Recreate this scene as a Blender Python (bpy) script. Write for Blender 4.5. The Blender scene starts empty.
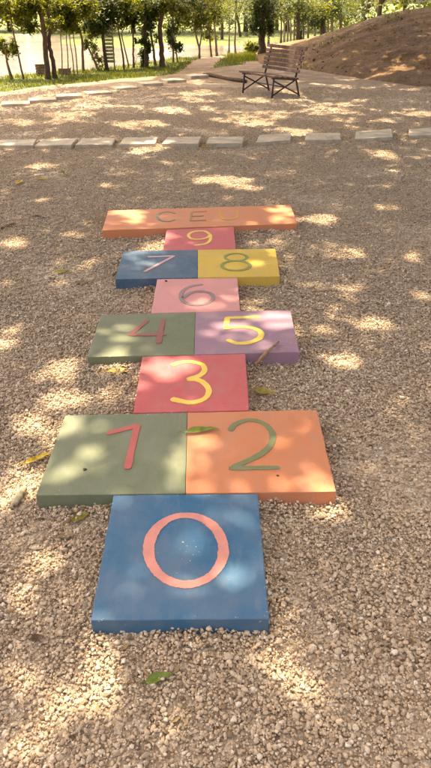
import bpy, bmesh, math
import numpy as np
from mathutils import Vector, noise as mnoise

# ------------------------------------------------------------------ camera, world, sun, exposure
scene = bpy.context.scene
col = scene.collection
R = math.radians
CAM_H, PITCH, FPX, CX, CY = 1.5, R(30.8), 640.0, 215.5, 384.0
cd = bpy.data.cameras.new('camera')
cam = bpy.data.objects.new('camera', cd); col.objects.link(cam)
cam.location = (0, 0, CAM_H); cam.rotation_euler = (R(90) - PITCH, 0, 0)
cd.sensor_fit = 'VERTICAL'; cd.sensor_height = 36.0; cd.sensor_width = 36.0
cd.lens = 36.0 * FPX / 768.0
cd.clip_start = 0.05; cd.clip_end = 1200
scene.camera = cam

SUN_EL, SUN_AZ = R(69), R(-24)          # azimuth measured from +Y (straight ahead) towards +X
SUN = np.array([math.sin(SUN_AZ)*math.cos(SUN_EL), math.cos(SUN_AZ)*math.cos(SUN_EL), math.sin(SUN_EL)])
world = bpy.data.worlds.new('World'); scene.world = world; world.use_nodes = True
wn = world.node_tree.nodes; wl = world.node_tree.links
bg = wn.get('Background') or wn.new('ShaderNodeBackground')
sky = wn.new('ShaderNodeTexSky'); sky.sky_type = 'NISHITA'; sky.sun_disc = False
sky.sun_elevation = SUN_EL; sky.sun_rotation = SUN_AZ
sky.air_density = 0.45; sky.dust_density = 6.0; sky.ozone_density = 0.0
wl.new(sky.outputs[0], bg.inputs[0]); bg.inputs[1].default_value = 0.15
sl = bpy.data.lights.new('sun', 'SUN'); sl.energy = 2.3; sl.angle = R(0.55); sl.color = (1.0, 0.925, 0.80)
so = bpy.data.objects.new('sun', sl); col.objects.link(so)
so.rotation_euler = Vector(SUN).to_track_quat('Z', 'Y').to_euler()
so.location = (-3, 6, 20)
vs = scene.view_settings
vs.view_transform = 'Standard'; vs.look = 'None'; vs.gamma = 1.0; vs.use_curve_mapping = False
vs.exposure = 2.84
vs.use_white_balance = True; vs.white_balance_temperature = 8200; vs.white_balance_tint = 12   # the phone's warm daylight balance
scene.render.engine = 'CYCLES'
scene.cycles.max_bounces = 8; scene.cycles.transparent_max_bounces = 8
scene.cycles.use_denoising = True

# ------------------------------------------------------------------ helpers
rng = np.random.default_rng(7)
cP, sP = math.cos(PITCH), math.sin(PITCH)
def ray(px, py):
    a, b = (px - CX)/FPX, (CY - py)/FPX
    return np.array([a, cP + b*sP, -sP + b*cP])
def at(px, py, z=0.0):                      # where that sight line meets the height z
    d = ray(px, py); t = (z - CAM_H)/d[2]
    return np.array([d[0]*t, d[1]*t, z])
def at_y(px, py, Y):                        # where that sight line meets the upright plane y = Y
    d = ray(px, py); t = Y/d[1]
    return np.array([d[0]*t, Y, CAM_H + d[2]*t])
def sst(a, b, x):
    t = np.clip((x - a)/(b - a), 0, 1); return t*t*(3 - 2*t)

def tag(o, label=None, cat=None, group=None, kind=None):
    if label: o['label'] = label
    if cat: o['category'] = cat
    if group: o['group'] = group
    if kind: o['kind'] = kind
    return o
def empty(name, loc, label, cat, group=None):
    o = bpy.data.objects.new(name, None); col.objects.link(o); o.location = tuple(loc)
    o.empty_display_size = 0.1
    return tag(o, label, cat, group)
def link(name, me, mat, parent=None, smooth=False):
    o = bpy.data.objects.new(name, me); col.objects.link(o)
    if mat: me.materials.append(mat)
    if smooth: me.polygons.foreach_set('use_smooth', [True]*len(me.polygons))
    if parent:
        o.parent = parent; o.matrix_parent_inverse.identity()
        o.location = tuple(-Vector(parent_world(parent)))
    return o
def parent_world(p):
    v = Vector(p.location)
    while p.parent: p = p.parent; v += Vector(p.location)
    return v
def mesh(name, verts, faces, attrs=None):
    me = bpy.data.meshes.new(name)
    verts = np.asarray(verts, dtype=np.float32).reshape(-1, 3)
    if isinstance(faces, np.ndarray):
        n, k = faces.shape
        me.vertices.add(len(verts)); me.vertices.foreach_set('co', verts.ravel())
        me.loops.add(n*k); me.loops.foreach_set('vertex_index', faces.astype(np.int32).ravel())
        me.polygons.add(n); me.polygons.foreach_set('loop_start', np.arange(0, n*k, k, dtype=np.int32))
        me.update(calc_edges=True)
    else:
        me.from_pydata([tuple(map(float, v)) for v in verts], [], faces)
    for k_, v in (attrs or {}).items():
        a = me.attributes.new(k_, 'FLOAT', 'POINT'); a.data.foreach_set('value', np.asarray(v, dtype=np.float32))
    me.update()
    return me

class MB:
    def __init__(s): s.v = []; s.f = []
    def add(s, v, f):
        n = len(s.v); s.v += [tuple(map(float, p)) for p in v]; s.f += [tuple(i + n for i in q) for q in f]
    def tube(s, pts, rad, n=7, cap=True):
        pts = [np.asarray(p, float) for p in pts]; V = []; F = []
        for i, p in enumerate(pts):
            d = pts[min(i+1, len(pts)-1)] - pts[max(i-1, 0)]; d = d/np.linalg.norm(d)
            u = np.cross(d, [0.31, 0.95, 0.1]) if abs(d[1]) < .9 else np.cross(d, [1, 0, 0.2]); u /= np.linalg.norm(u)
            w = np.cross(d, u)
            for k in range(n):
                a = 2*math.pi*k/n; V.append(p + rad[i]*(math.cos(a)*u + math.sin(a)*w))
        for i in range(len(pts)-1):
            for k in range(n):
                a, b = i*n + k, i*n + (k+1) % n; F.append((a, b, b+n, a+n))
        if cap:
            F.append(tuple(range(n-1, -1, -1))); F.append(tuple(range((len(pts)-1)*n, len(pts)*n)))
        s.add(V, F)
    def obox(s, c, ax, hs):                 # oriented box: centre, three axes, half sizes
        c = np.asarray(c, float); ax = [np.asarray(a, float) for a in ax]; V = []
        for k in (-1, 1):
            for j in (-1, 1):
                for i in (-1, 1): V.append(c + ax[0]*i*hs[0] + ax[1]*j*hs[1] + ax[2]*k*hs[2])
        s.add(V, [(0, 2, 3, 1), (4, 5, 7, 6), (0, 1, 5, 4), (2, 6, 7, 3), (0, 4, 6, 2), (1, 3, 7, 5)])
    def mesh(s, name): return mesh(name, s.v, s.f)
    def build(s, name, mat, parent=None, smooth=False): return link(name, s.mesh(name), mat, parent, smooth)

def box_mesh(name, corners_top, z0, z1, bev, cuts=5, jit=0.0008, seed=0, flush=None):
    """slab with the four given top corners (BL, BR, FR, FL), rounded and slightly uneven edges"""
    bm = bmesh.new()
    top = [bm.verts.new((c[0], c[1], z1 + (c[2] if len(c) > 2 else 0))) for c in corners_top]
    bot = [bm.verts.new((c[0], c[1], z0)) for c in corners_top]
    bm.faces.new(top[::-1]); bm.faces.new(bot)
    for i in range(4): bm.faces.new((top[i], top[(i+1) % 4], bot[(i+1) % 4], bot[i]))
    bmesh.ops.recalc_face_normals(bm, faces=bm.faces[:])
    skip = set()
    if flush is not None:                    # this side butts flush against its twin: keep its top edge sharp
        skip = {e for e in bm.edges if set(e.verts) == {top[flush], top[(flush+1) % 4]}}
    bmesh.ops.bevel(bm, geom=[e for e in bm.edges if e not in skip], offset=bev, segments=2, profile=0.6, affect='EDGES')
    long_e = [e for e in bm.edges if e.calc_length() > 0.15]
    bmesh.ops.subdivide_edges(bm, edges=long_e, cuts=cuts, use_grid_fill=True)
    for v in bm.verts:
        q = v.co*23 + Vector((seed*3.1, seed*1.7, 0)); n = mnoise.noise_vector(q)
        v.co += n*jit
    me = bpy.data.meshes.new(name); bm.to_mesh(me); bm.free(); me.update()
    cs = [np.array(c[:2], float) for c in corners_top]; ctr = sum(cs)/4; rim = []
    for v in me.vertices:
        p = np.array([v.co.x, v.co.y]); dm = 9.0
        for i in range(4):
            a, b = cs[i], cs[(i+1) % 4]; d = (b - a)/np.linalg.norm(b - a)
            if i != flush: dm = min(dm, abs((p[0]-a[0])*d[1] - (p[1]-a[1])*d[0]))
        rim.append(1.0 if dm < bev*1.6 and v.co.z > z1 - bev*1.8 else 0.0)
    at2 = me.attributes.new('rim', 'FLOAT', 'POINT'); at2.data.foreach_set('value', rim)
    return me

# ---- node helpers
def new_mat(name):
    m = bpy.data.materials.new(name); m.use_nodes = True
    nt = m.node_tree; nt.nodes.clear()
    out = nt.nodes.new('ShaderNodeOutputMaterial')
    return m, nt, out
def N(nt, t, **kw):
    n = nt.nodes.new(t)
    for k, v in kw.items():
        if k.startswith('i_'):
            key = k[2:]; key = int(key) if key.isdigit() else key.replace('_', ' ')
            n.inputs[key].default_value = v
        else: setattr(n, k, v)
    return n
def ramp(nt, stops, interp='LINEAR'):
    r = nt.nodes.new('ShaderNodeValToRGB'); r.color_ramp.interpolation = interp
    e = r.color_ramp.elements
    while len(e) < len(stops): e.new(0.5)
    for i, (p, c) in enumerate(stops):
        e[i].position = p; e[i].color = (*c, 1) if len(c) == 3 else c
    return r
def tex(nt, scale, detail=4, rough=0.55, kind='ShaderNodeTexNoise', coord=None):
    n = nt.nodes.new(kind); n.inputs['Scale'].default_value = scale
    if kind == 'ShaderNodeTexNoise':
        n.inputs['Detail'].default_value = detail; n.inputs['Roughness'].default_value = rough
    if coord is None:
        g = nt.nodes.new('ShaderNodeNewGeometry'); coord = g.outputs['Position']
    nt.links.new(coord, n.inputs['Vector'])
    return n
def mixc(nt, fac, a, b, blend='MIX'):
    m = nt.nodes.new('ShaderNodeMix'); m.data_type = 'RGBA'; m.blend_type = blend
    for s, v in ((m.inputs[0], fac), (m.inputs[6], a), (m.inputs[7], b)):
        if hasattr(v, 'is_linked') or isinstance(v, bpy.types.NodeSocket): nt.links.new(v, s)
        elif isinstance(v, (int, float)): s.default_value = v
        else: s.default_value = (*v, 1)
    return m.outputs[2]
def bump(nt, h, strength, dist, normal=None):
    b = nt.nodes.new('ShaderNodeBump'); b.inputs['Strength'].default_value = strength; b.inputs['Distance'].default_value = dist
    nt.links.new(h, b.inputs['Height'])
    if normal: nt.links.new(normal, b.inputs['Normal'])
    return b.outputs['Normal']
def principled(nt, out, color, rough=0.7, normal=None, spec=0.5):
    p = nt.nodes.new('ShaderNodeBsdfPrincipled')
    if isinstance(color, bpy.types.NodeSocket): nt.links.new(color, p.inputs['Base Color'])
    else: p.inputs['Base Color'].default_value = (*color, 1)
    if isinstance(rough, bpy.types.NodeSocket): nt.links.new(rough, p.inputs['Roughness'])
    else: p.inputs['Roughness'].default_value = rough
    p.inputs['Specular IOR Level'].default_value = spec
    if normal: nt.links.new(normal, p.inputs['Normal'])
    nt.links.new(p.outputs[0], out.inputs[0])
    return p
def srgb(r, g, b):
    f = lambda c: (c/255/12.92) if c/255 <= .04045 else ((c/255 + .055)/1.055)**2.4
    return (f(r), f(g), f(b))

# ---- materials
def paint_mat(name, c, dirt=0.20):
    m, nt, out = new_mat(name)
    big = tex(nt, 5.0, 5, 0.6); fine = tex(nt, 90, 4, 0.6); grain = tex(nt, 420, 2, 0.6)
    r1 = ramp(nt, [(0.36, (0, 0, 0)), (0.72, (1, 1, 1))]); nt.links.new(big.outputs[0], r1.inputs[0])
    r2 = ramp(nt, [(0.60, (0, 0, 0)), (0.78, (1, 1, 1))]); nt.links.new(fine.outputs[0], r2.inputs[0])
    mm = N(nt, 'ShaderNodeMath', operation='MULTIPLY', i_1=dirt); nt.links.new(r1.outputs[0], mm.inputs[0])
    c1 = mixc(nt, mm.outputs[0], c, (0.42, 0.34, 0.25))
    mm2 = N(nt, 'ShaderNodeMath', operation='MULTIPLY', i_1=0.22); nt.links.new(r2.outputs[0], mm2.inputs[0])
    c2 = mixc(nt, mm2.outputs[0], c1, tuple(x*0.55 for x in c))
    # small chips down to the cement
    ch = tex(nt, 42, 6, 0.7); ra = N(nt, 'ShaderNodeAttribute', attribute_name='rim'); pw = N(nt, 'ShaderNodeMath', operation='POWER', i_1=5.0); nt.links.new(ra.outputs['Fac'], pw.inputs[0])
    sm = N(nt, 'ShaderNodeMath', operation='MULTIPLY_ADD', i_1=0.085); nt.links.new(pw.outputs[0], sm.inputs[0]); nt.links.new(ch.outputs[0], sm.inputs[2])
    rc = ramp(nt, [(0.70, (0, 0, 0)), (0.715, (1, 1, 1))]); nt.links.new(sm.outputs[0], rc.inputs[0])
    # scuffs and ground-in dust in streaks
    gg = N(nt, 'ShaderNodeNewGeometry'); mp = N(nt, 'ShaderNodeMapping'); mp.inputs['Scale'].default_value = (1.0, 0.28, 1.0); mp.inputs['Rotation'].default_value = (0, 0, 0.5); nt.links.new(gg.outputs['Position'], mp.inputs['Vector'])
    sf = tex(nt, 22, 6, 0.72, coord=mp.outputs[0]); rsf = ramp(nt, [(0.50, (0, 0, 0)), (0.74, (0.55, 0.55, 0.55))]); nt.links.new(sf.outputs[0], rsf.inputs[0])
    c2 = mixc(nt, rsf.outputs[0], c2, tuple(0.55*x + 0.12 for x in c))
    spk = tex(nt, 150, 2, 0.5); rsp = ramp(nt, [(0.72, (0, 0, 0)), (0.75, (0.7, 0.7, 0.7))]); nt.links.new(spk.outputs[0], rsp.inputs[0])
    c2 = mixc(nt, rsp.outputs[0], c2, tuple(x*0.3 for x in c))
    c3 = mixc(nt, rc.outputs[0], c2, (0.40, 0.35, 0.29))
    nb = bump(nt, grain.outputs[0], 0.35, 0.002); nb = bump(nt, fine.outputs[0], 0.3, 0.004, nb)
    principled(nt, out, c3, 0.62, nb, 0.35)
    return m

def number_mat(name, c):
    m, nt, out = new_mat(name)
    fine = tex(nt, 70, 5, 0.65); r2 = ramp(nt, [(0.52, (0, 0, 0)), (0.75, (1, 1, 1))]); nt.links.new(fine.outputs[0], r2.inputs[0])
    mm = N(nt, 'ShaderNodeMath', operation='MULTIPLY', i_1=0.35); nt.links.new(r2.outputs[0], mm.inputs[0])
    c1 = mixc(nt, mm.outputs[0], c, tuple(x*0.7 + 0.05 for x in c))
    w2 = tex(nt, 11, 6, 0.7); rw = ramp(nt, [(0.42, (0, 0, 0)), (0.68, (0.6, 0.6, 0.6))]); nt.links.new(w2.outputs[0], rw.inputs[0])
    c1 = mixc(nt, rw.outputs[0], c1, tuple(x*0.72 for x in c))      # thinner brushwork
    p = principled(nt, out, c1, 0.6, bump(nt, fine.outputs[0], 0.25, 0.002), 0.35)
    return m

PEB = [(0.0, (0.20, 0.142, 0.094)), (0.14, (0.33, 0.248, 0.168)), (0.38, (0.45, 0.350, 0.245)), (0.66, (0.54, 0.437, 0.318)),
       (0.88, (0.63, 0.535, 0.41)), (1.0, (0.72, 0.65, 0.545))]
def pebble_mat():
    m, nt, out = new_mat('gravel_pebble')
    a = N(nt, 'ShaderNodeAttribute', attribute_name='tone'); oi = N(nt, 'ShaderNodeObjectInfo')
    ad = N(nt, 'ShaderNodeMath', operation='MULTIPLY_ADD', i_1=0.22, i_2=-0.11); nt.links.new(oi.outputs['Random'], ad.inputs[0])
    s = N(nt, 'ShaderNodeMath', operation='ADD', use_clamp=True); nt.links.new(a.outputs['Fac'], s.inputs[0]); nt.links.new(ad.outputs[0], s.inputs[1])
    r = ramp(nt, PEB); nt.links.new(s.outputs[0], r.inputs[0])
    n = tex(nt, 260, 3, 0.6); rr = ramp(nt, [(0.3, (0.78, 0.75, 0.72)), (0.7, (1.1, 1.1, 1.1))]); nt.links.new(n.outputs[0], rr.inputs[0])
    c = mixc(nt, 1.0, r.outputs[0], rr.outputs[0], 'MULTIPLY')
    a2 = N(nt, 'ShaderNodeAttribute', attribute_name='hue')
    hr = ramp(nt, [(0.0, (1.08, 0.97, 0.86)), (0.5, (1, 1, 1)), (1.0, (1.0, 1.0, 0.99))]); nt.links.new(a2.outputs['Fac'], hr.inputs[0])
    c = mixc(nt, 1.0, c, hr.outputs[0], 'MULTIPLY')
    principled(nt, out, c, 0.75, None, 0.3)
    return m

def ground_mat():
    m, nt, out = new_mat('ground_gravel_and_grass')
    # gravel: one tone per small cell
    v = tex(nt, 70, kind='ShaderNodeTexVoronoi'); v.feature = 'F1'
    sep = N(nt, 'ShaderNodeSeparateColor'); nt.links.new(v.outputs['Color'], sep.inputs[0])
    r = ramp(nt, PEB); nt.links.new(sep.outputs[0], r.inputs[0])
    big = tex(nt, 0.7, 5, 0.6); rb = ramp(nt, [(0.3, (0.74, 0.72, 0.70)), (0.7, (1.0, 1.0, 1.0))]); nt.links.new(big.outputs[0], rb.inputs[0])
    g = mixc(nt, 1.0, r.outputs[0], rb.outputs[0], 'MULTIPLY')
    so_ = N(nt, 'ShaderNodeAttribute', attribute_name='soil'); ns = tex(nt, 2.4, 6, 0.65); ms = N(nt, 'ShaderNodeMath', operation='MULTIPLY'); nt.links.new(so_.outputs['Fac'], ms.inputs[0])
    rs_ = ramp(nt, [(0.3, (0.45, 0.45, 0.45)), (0.6, (1, 1, 1))]); nt.links.new(ns.outputs[0], rs_.inputs[0]); nt.links.new(rs_.outputs[0], ms.inputs[1])
    g = mixc(nt, ms.outputs[0], g, (0.20, 0.128, 0.072))
    # grass and bare soil
    n2 = tex(nt, 1.3, 6, 0.65); n3 = tex(nt, 30, 4, 0.6)
    rg = ramp(nt, [(0.25, (0.035, 0.052, 0.012)), (0.5, (0.068, 0.092, 0.022)), (0.75, (0.12, 0.135, 0.036))]); nt.links.new(n3.outputs[0], rg.inputs[0])
    rs = ramp(nt, [(0.55, (0, 0, 0)), (0.75, (1, 1, 1))]); nt.links.new(n2.outputs[0], rs.inputs[0])
    gr = mixc(nt, rs.outputs[0], rg.outputs[0], (0.14, 0.10, 0.055))
    a = N(nt, 'ShaderNodeAttribute', attribute_name='gravel')
    n4 = tex(nt, 5, 5, 0.7); ad = N(nt, 'ShaderNodeMath', operation='MULTIPLY_ADD', i_1=0.7, i_2=-0.35); nt.links.new(n4.outputs[0], ad.inputs[0])
    s = N(nt, 'ShaderNodeMath', operation='ADD'); nt.links.new(a.outputs['Fac'], s.inputs[0]); nt.links.new(ad.outputs[0], s.inputs[1])
    rm = ramp(nt, [(0.44, (0, 0, 0)), (0.56, (1, 1, 1))]); nt.links.new(s.outputs[0], rm.inputs[0])
    c = mixc(nt, rm.outputs[0], gr, g)
    nb = bump(nt, v.outputs['Distance'], 0.9, -0.012); nb = bump(nt, n4.outputs[0], 0.4, 0.03, nb)
    principled(nt, out, c, 0.85, nb, 0.2)
    return m

def dirt_mat():
    m, nt, out = new_mat('dirt')
    n1 = tex(nt, 1.6, 7, 0.65); n2 = tex(nt, 14, 6, 0.7); n3 = tex(nt, 55, 3, 0.6)
    r = ramp(nt, [(0.28, (0.10, 0.055, 0.026)), (0.5, (0.175, 0.104, 0.052)), (0.74, (0.27, 0.172, 0.090))]); nt.links.new(n2.outputs[0], r.inputs[0])
    rr = ramp(nt, [(0.35, (0.65, 0.62, 0.6)), (0.7, (1.15, 1.15, 1.1))]); nt.links.new(n1.outputs[0], rr.inputs[0])
    c = mixc(nt, 1.0, r.outputs[0], rr.outputs[0], 'MULTIPLY')
    nb = bump(nt, n2.outputs[0], 0.5, 0.05); nb = bump(nt, n3.outputs[0], 0.6, 0.03, nb)
    principled(nt, out, c, 0.9, nb, 0.15)
    return m

def stone_mat(name, c, s=1.0):
    m, nt, out = new_mat(name)
    n1 = tex(nt, 6, 6, 0.65); n2 = tex(nt, 120, 4, 0.65)
    r = ramp(nt, [(0.3, tuple(x*0.62 for x in c)), (0.55, c), (0.8, tuple(min(1, x*1.2) for x in c))]); nt.links.new(n1.outputs[0], r.inputs[0])
    rr = ramp(nt, [(0.35, (0.72, 0.7, 0.68)), (0.65, (1.05, 1.05, 1.05))]); nt.links.new(n2.outputs[0], rr.inputs[0])
    cc = mixc(nt, 1.0, r.outputs[0], rr.outputs[0], 'MULTIPLY')
    principled(nt, out, cc, 0.85, bump(nt, n2.outputs[0], 0.5, 0.004), 0.25)
    return m
def bark_mat(name, c):
    m, nt, out = new_mat(name)
    g = N(nt, 'ShaderNodeNewGeometry'); mp = N(nt, 'ShaderNodeMapping'); mp.inputs['Scale'].default_value = (1, 1, 0.22)
    nt.links.new(g.outputs['Position'], mp.inputs['Vector'])
    n1 = tex(nt, 26, 6, 0.7, coord=mp.outputs[0]); n2 = tex(nt, 3, 4, 0.6)
    r = ramp(nt, [(0.32, tuple(x*0.45 for x in c)), (0.55, c), (0.78, tuple(min(1, x*1.5) for x in c))]); nt.links.new(n1.outputs[0], r.inputs[0])
    rr = ramp(nt, [(0.35, (0.75, 0.8, 0.7)), (0.7, (1.1, 1.05, 1.0))]); nt.links.new(n2.outputs[0], rr.inputs[0])
    cc = mixc(nt, 1.0, r.outputs[0], rr.outputs[0], 'MULTIPLY')
    principled(nt, out, cc, 0.9, bump(nt, n1.outputs[0], 0.8, 0.02), 0.2)
    return m
def leaf_mat(name, dark, mid, light, trans=0.45):
    m, nt, out = new_mat(name)
    a = N(nt, 'ShaderNodeAttribute', attribute_name='tone')
    r = ramp(nt, [(0.0, dark), (0.5, mid), (1.0, light)]); nt.links.new(a.outputs['Fac'], r.inputs[0])
    p = N(nt, 'ShaderNodeBsdfPrincipled'); p.inputs['Roughness'].default_value = 0.5; p.inputs['Specular IOR Level'].default_value = 0.35
    nt.links.new(r.outputs[0], p.inputs['Base Color'])
    t = N(nt, 'ShaderNodeBsdfTranslucent')
    cc = mixc(nt, 1.0, r.outputs[0], (1.5, 1.45, 0.55), 'MULTIPLY'); nt.links.new(cc, t.inputs['Color'])
    mx = N(nt, 'ShaderNodeMixShader'); mx.inputs[0].default_value = trans
    nt.links.new(p.outputs[0], mx.inputs[1]); nt.links.new(t.outputs[0], mx.inputs[2]); nt.links.new(mx.outputs[0], out.inputs[0])
    return m
def water_mat():
    m, nt, out = new_mat('lake_water')
    gg = N(nt, 'ShaderNodeNewGeometry'); mp = N(nt, 'ShaderNodeMapping'); mp.inputs['Scale'].default_value = (0.07, 1.0, 1.0); nt.links.new(gg.outputs['Position'], mp.inputs['Vector'])
    n1 = tex(nt, 2.2, 4, 0.6, coord=mp.outputs[0]); n2 = tex(nt, 0.4, 5, 0.65, coord=mp.outputs[0])
    r = ramp(nt, [(0.35, (0.05, 0.042, 0.025)), (0.65, (0.125, 0.105, 0.066))]); nt.links.new(n2.outputs[0], r.inputs[0])
    p = principled(nt, out, r.outputs[0], 0.22, bump(nt, n1.outputs[0], 0.10, 0.02), 0.5)
    p.inputs['IOR'].default_value = 1.33
    return m
def plain_mat(name, c, rough=0.6, scale=40, amt=0.35, spec=0.4):
    m, nt, out = new_mat(name)
    n1 = tex(nt, scale, 5, 0.65)
    r = ramp(nt, [(0.3, tuple(x*(1-amt) for x in c)), (0.7, tuple(min(1, x*(1+amt*0.6)) for x in c))]); nt.links.new(n1.outputs[0], r.inputs[0])
    principled(nt, out, r.outputs[0], rough, bump(nt, n1.outputs[0], 0.4, 0.004), spec)
    return m

M_GROUND = ground_mat(); M_PEB = pebble_mat(); M_DIRT = dirt_mat(); M_WATER = water_mat()
M_STONE = stone_mat('paving_concrete', (0.56, 0.48, 0.36))
M_BARKD = bark_mat('bark_dark', (0.13, 0.085, 0.055)); M_BARKM = bark_mat('bark_brown', (0.22, 0.145, 0.09))
M_BARKP = bark_mat('bark_pale', (0.30, 0.225, 0.155))
M_LEAF = leaf_mat('leaf_canopy', (0.05, 0.07, 0.018), (0.085, 0.115, 0.025), (0.12, 0.145, 0.035), 0.5)
M_LEAFB = leaf_mat('leaf_bright', (0.045, 0.06, 0.010), (0.11, 0.126, 0.019), (0.19, 0.188, 0.03), 0.55)
M_LEAFD = leaf_mat('leaf_dark', (0.022, 0.036, 0.010), (0.048, 0.072, 0.016), (0.09, 0.112, 0.022), 0.42)
M_GRASS = leaf_mat('grass_blade', (0.045, 0.065, 0.010), (0.105, 0.122, 0.018), (0.19, 0.182, 0.032), 0.45)
M_IRON = plain_mat('bench_iron', (0.045, 0.032, 0.026), 0.55)
M_WOOD = bark_mat('bench_wood', (0.15, 0.098, 0.08))
M_PLANK = bark_mat('ladder_wood', (0.50, 0.46, 0.27))

# ------------------------------------------------------------------ the land
def near_edge(x):                       # top of the lake bank on the near side
    x = np.asarray(x, float)
    return np.maximum(16.0 + 1.5*(x + 4.8), 12.2 + 0.10*(x + 7.5))
def far_shore(x):
    x = np.asarray(x, float)
    return 44 + 13*sst(0, 1, (-9.2 - x)/3.0) + 1.2*np.sin(x*0.31) + 0.5*np.sin(x*0.9 + 1)
LAKE_Z = -0.8
def wob(x, y):
    return 0.006*np.sin(3.1*x + 1.3*y) + 0.005*np.sin(-2.2*x + 4.3*y + 1) + 0.004*np.sin(7.3*x + 5.9*y + 2)
def gz(x, y):
    x = np.asarray(x, float); y = np.asarray(y, float)
    zn = -1.75*sst(0.3, 3.6, y - near_edge(x))
    yf = far_shore(x)
    zf = -1.75 + 0.95*sst(-5, 0, y - yf) + 0.9*sst(0, 45, y - yf)
    z = np.maximum(zn, zf)
    return z + wob(x, y)*(1 - sst(14, 20, y)) + 0.03*np.sin(0.8*x + 0.7*y)*sst(10, 20, y)
def lawn_lo(x):                         # where the gravel stops and the lawn begins
    x = np.asarray(x, float)
    return np.maximum(13.5 + 1.22*(x + 4.3), 10.6 + 0.1*(x + 7))
def gravel_mask(x, y):
    m = 1 - sst(-0.35, 0.35, y - lawn_lo(x))
    # right of the path the yard runs on, broken by grass beyond 21 m
    path = np.exp(-((x - (-0.35 + 0.10*(y - 20)))/0.5)**2)*(1 - sst(23, 25, y))
    right = sst(0.2, 1.2, x)*(1 - sst(20.5, 22.5, y))
    return np.clip(np.maximum.reduce([m, path, right]), 0, 1)
def axis(parts):
    return np.unique(np.concatenate([np.linspace(a, b, n) for a, b, n in parts]).round(4))
gx = axis([(-400, -60, 14), (-60, -12, 33), (-12, 14, 131), (14, 60, 40), (60, 400, 14)])
gy = axis([(-60, -3, 14), (-3, 34, 186), (34, 80, 47), (80, 200, 25), (200, 800, 12)])
X, Y = np.meshgrid(gx, gy); Z = gz(X, Y)
nx, ny = len(gx), len(gy)
idx = np.arange(nx*ny).reshape(ny, nx)
F = np.stack([idx[:-1, :-1], idx[:-1, 1:], idx[1:, 1:], idx[1:, :-1]], -1).reshape(-1, 4)
me = mesh('ground', np.stack([X, Y, Z], -1).reshape(-1, 3), F, {'gravel': gravel_mask(X, Y).ravel(), 'soil': np.maximum(sst(12.0, 16.5, Y)*0.9,
      sst(1.0, 3.2, X)*sst(-2.6, 0.4, Y - np.interp(X, [1.2, 2.2, 3.2, 4.2, 6, 20], [19.4, 18.2, 15.9, 14.2, 13.2, 12.6]))).ravel()})
tag(link('ground', me, M_GROUND, smooth=True), 'beige gravel yard running into grass and the lake bank', kind='structure')

# lake
lx = np.linspace(-140, 30, 60); ly = np.linspace(9, 64, 40)
LX, LY = np.meshgrid(lx, ly); idx = np.arange(LX.size).reshape(LX.shape)
F = np.stack([idx[:-1, :-1], idx[:-1, 1:], idx[1:, 1:], idx[1:, :-1]], -1).reshape(-1, 4)
tag(link('lake', mesh('lake', np.stack([LX, LY, np.full_like(LX, LAKE_Z)], -1), F), M_WATER, smooth=True),
    'pale muddy lake water glaring behind the trees', kind='structure')

# dirt mound on the right
def crest(x):
    return np.interp(x, [1.2, 2.26, 2.9, 3.6, 5.0, 6.4, 9, 14, 20], [0, .26, .50, .76, 1.20, 1.34, 1.6, 1.7, 1.5])
def mound_z(x, y):
    yfoot = np.interp(x, [1.2, 2.2, 3.2, 4.2, 6, 20], [19.4, 18.2, 15.9, 14.2, 13.2, 12.6])
    t = np.clip((y - yfoot)/(20.6 - yfoot), 0, 1)
    prof = 0.45*t**1.25 + 0.55*sst(0, 1, t)
    back = 1 - 0.55*sst(21.2, 27, y)
    z = crest(x)*prof*back
    return z
mx_ = np.linspace(1.0, 20, 191); my_ = np.linspace(12.4, 27, 147)
X, Y = np.meshgrid(mx_, my_); Z = mound_z(X, Y)
nz = np.array([mnoise.fractal(Vector((a*0.9, b*0.9, 3.3)), 0.9, 2.1, 6) for a, b in zip(X.ravel(), Y.ravel())]).reshape(X.shape)
nz2 = np.array([mnoise.fractal(Vector((a*4.5, b*4.5, 8.3)), 0.8, 2.1, 4) for a, b in zip(X.ravel(), Y.ravel())]).reshape(X.shape)
amp = sst(0.01, 0.35, Z)
Z = Z + amp*(0.08*nz + 0.028*nz2) + gz(X, Y) + 0.012 - 0.05*(1 - sst(0.0, 0.03, Z))
idx = np.arange(X.size).reshape(X.shape)
F = np.stack([idx[:-1, :-1], idx[:-1, 1:], idx[1:, 1:], idx[1:, :-1]], -1).reshape(-1, 4)
tag(link('dirt_mound', mesh('dirt_mound', np.stack([X, Y, Z], -1), F), M_DIRT, smooth=True),
    'brown dirt mound rising on the right behind the bench', kind='structure')
def land(x, y):
    x = float(x); y = float(y); z = float(gz(x, y))
    if 1.0 < x < 20 and 12.4 < y < 27: z += float(mound_z(x, y))
    return z

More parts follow.
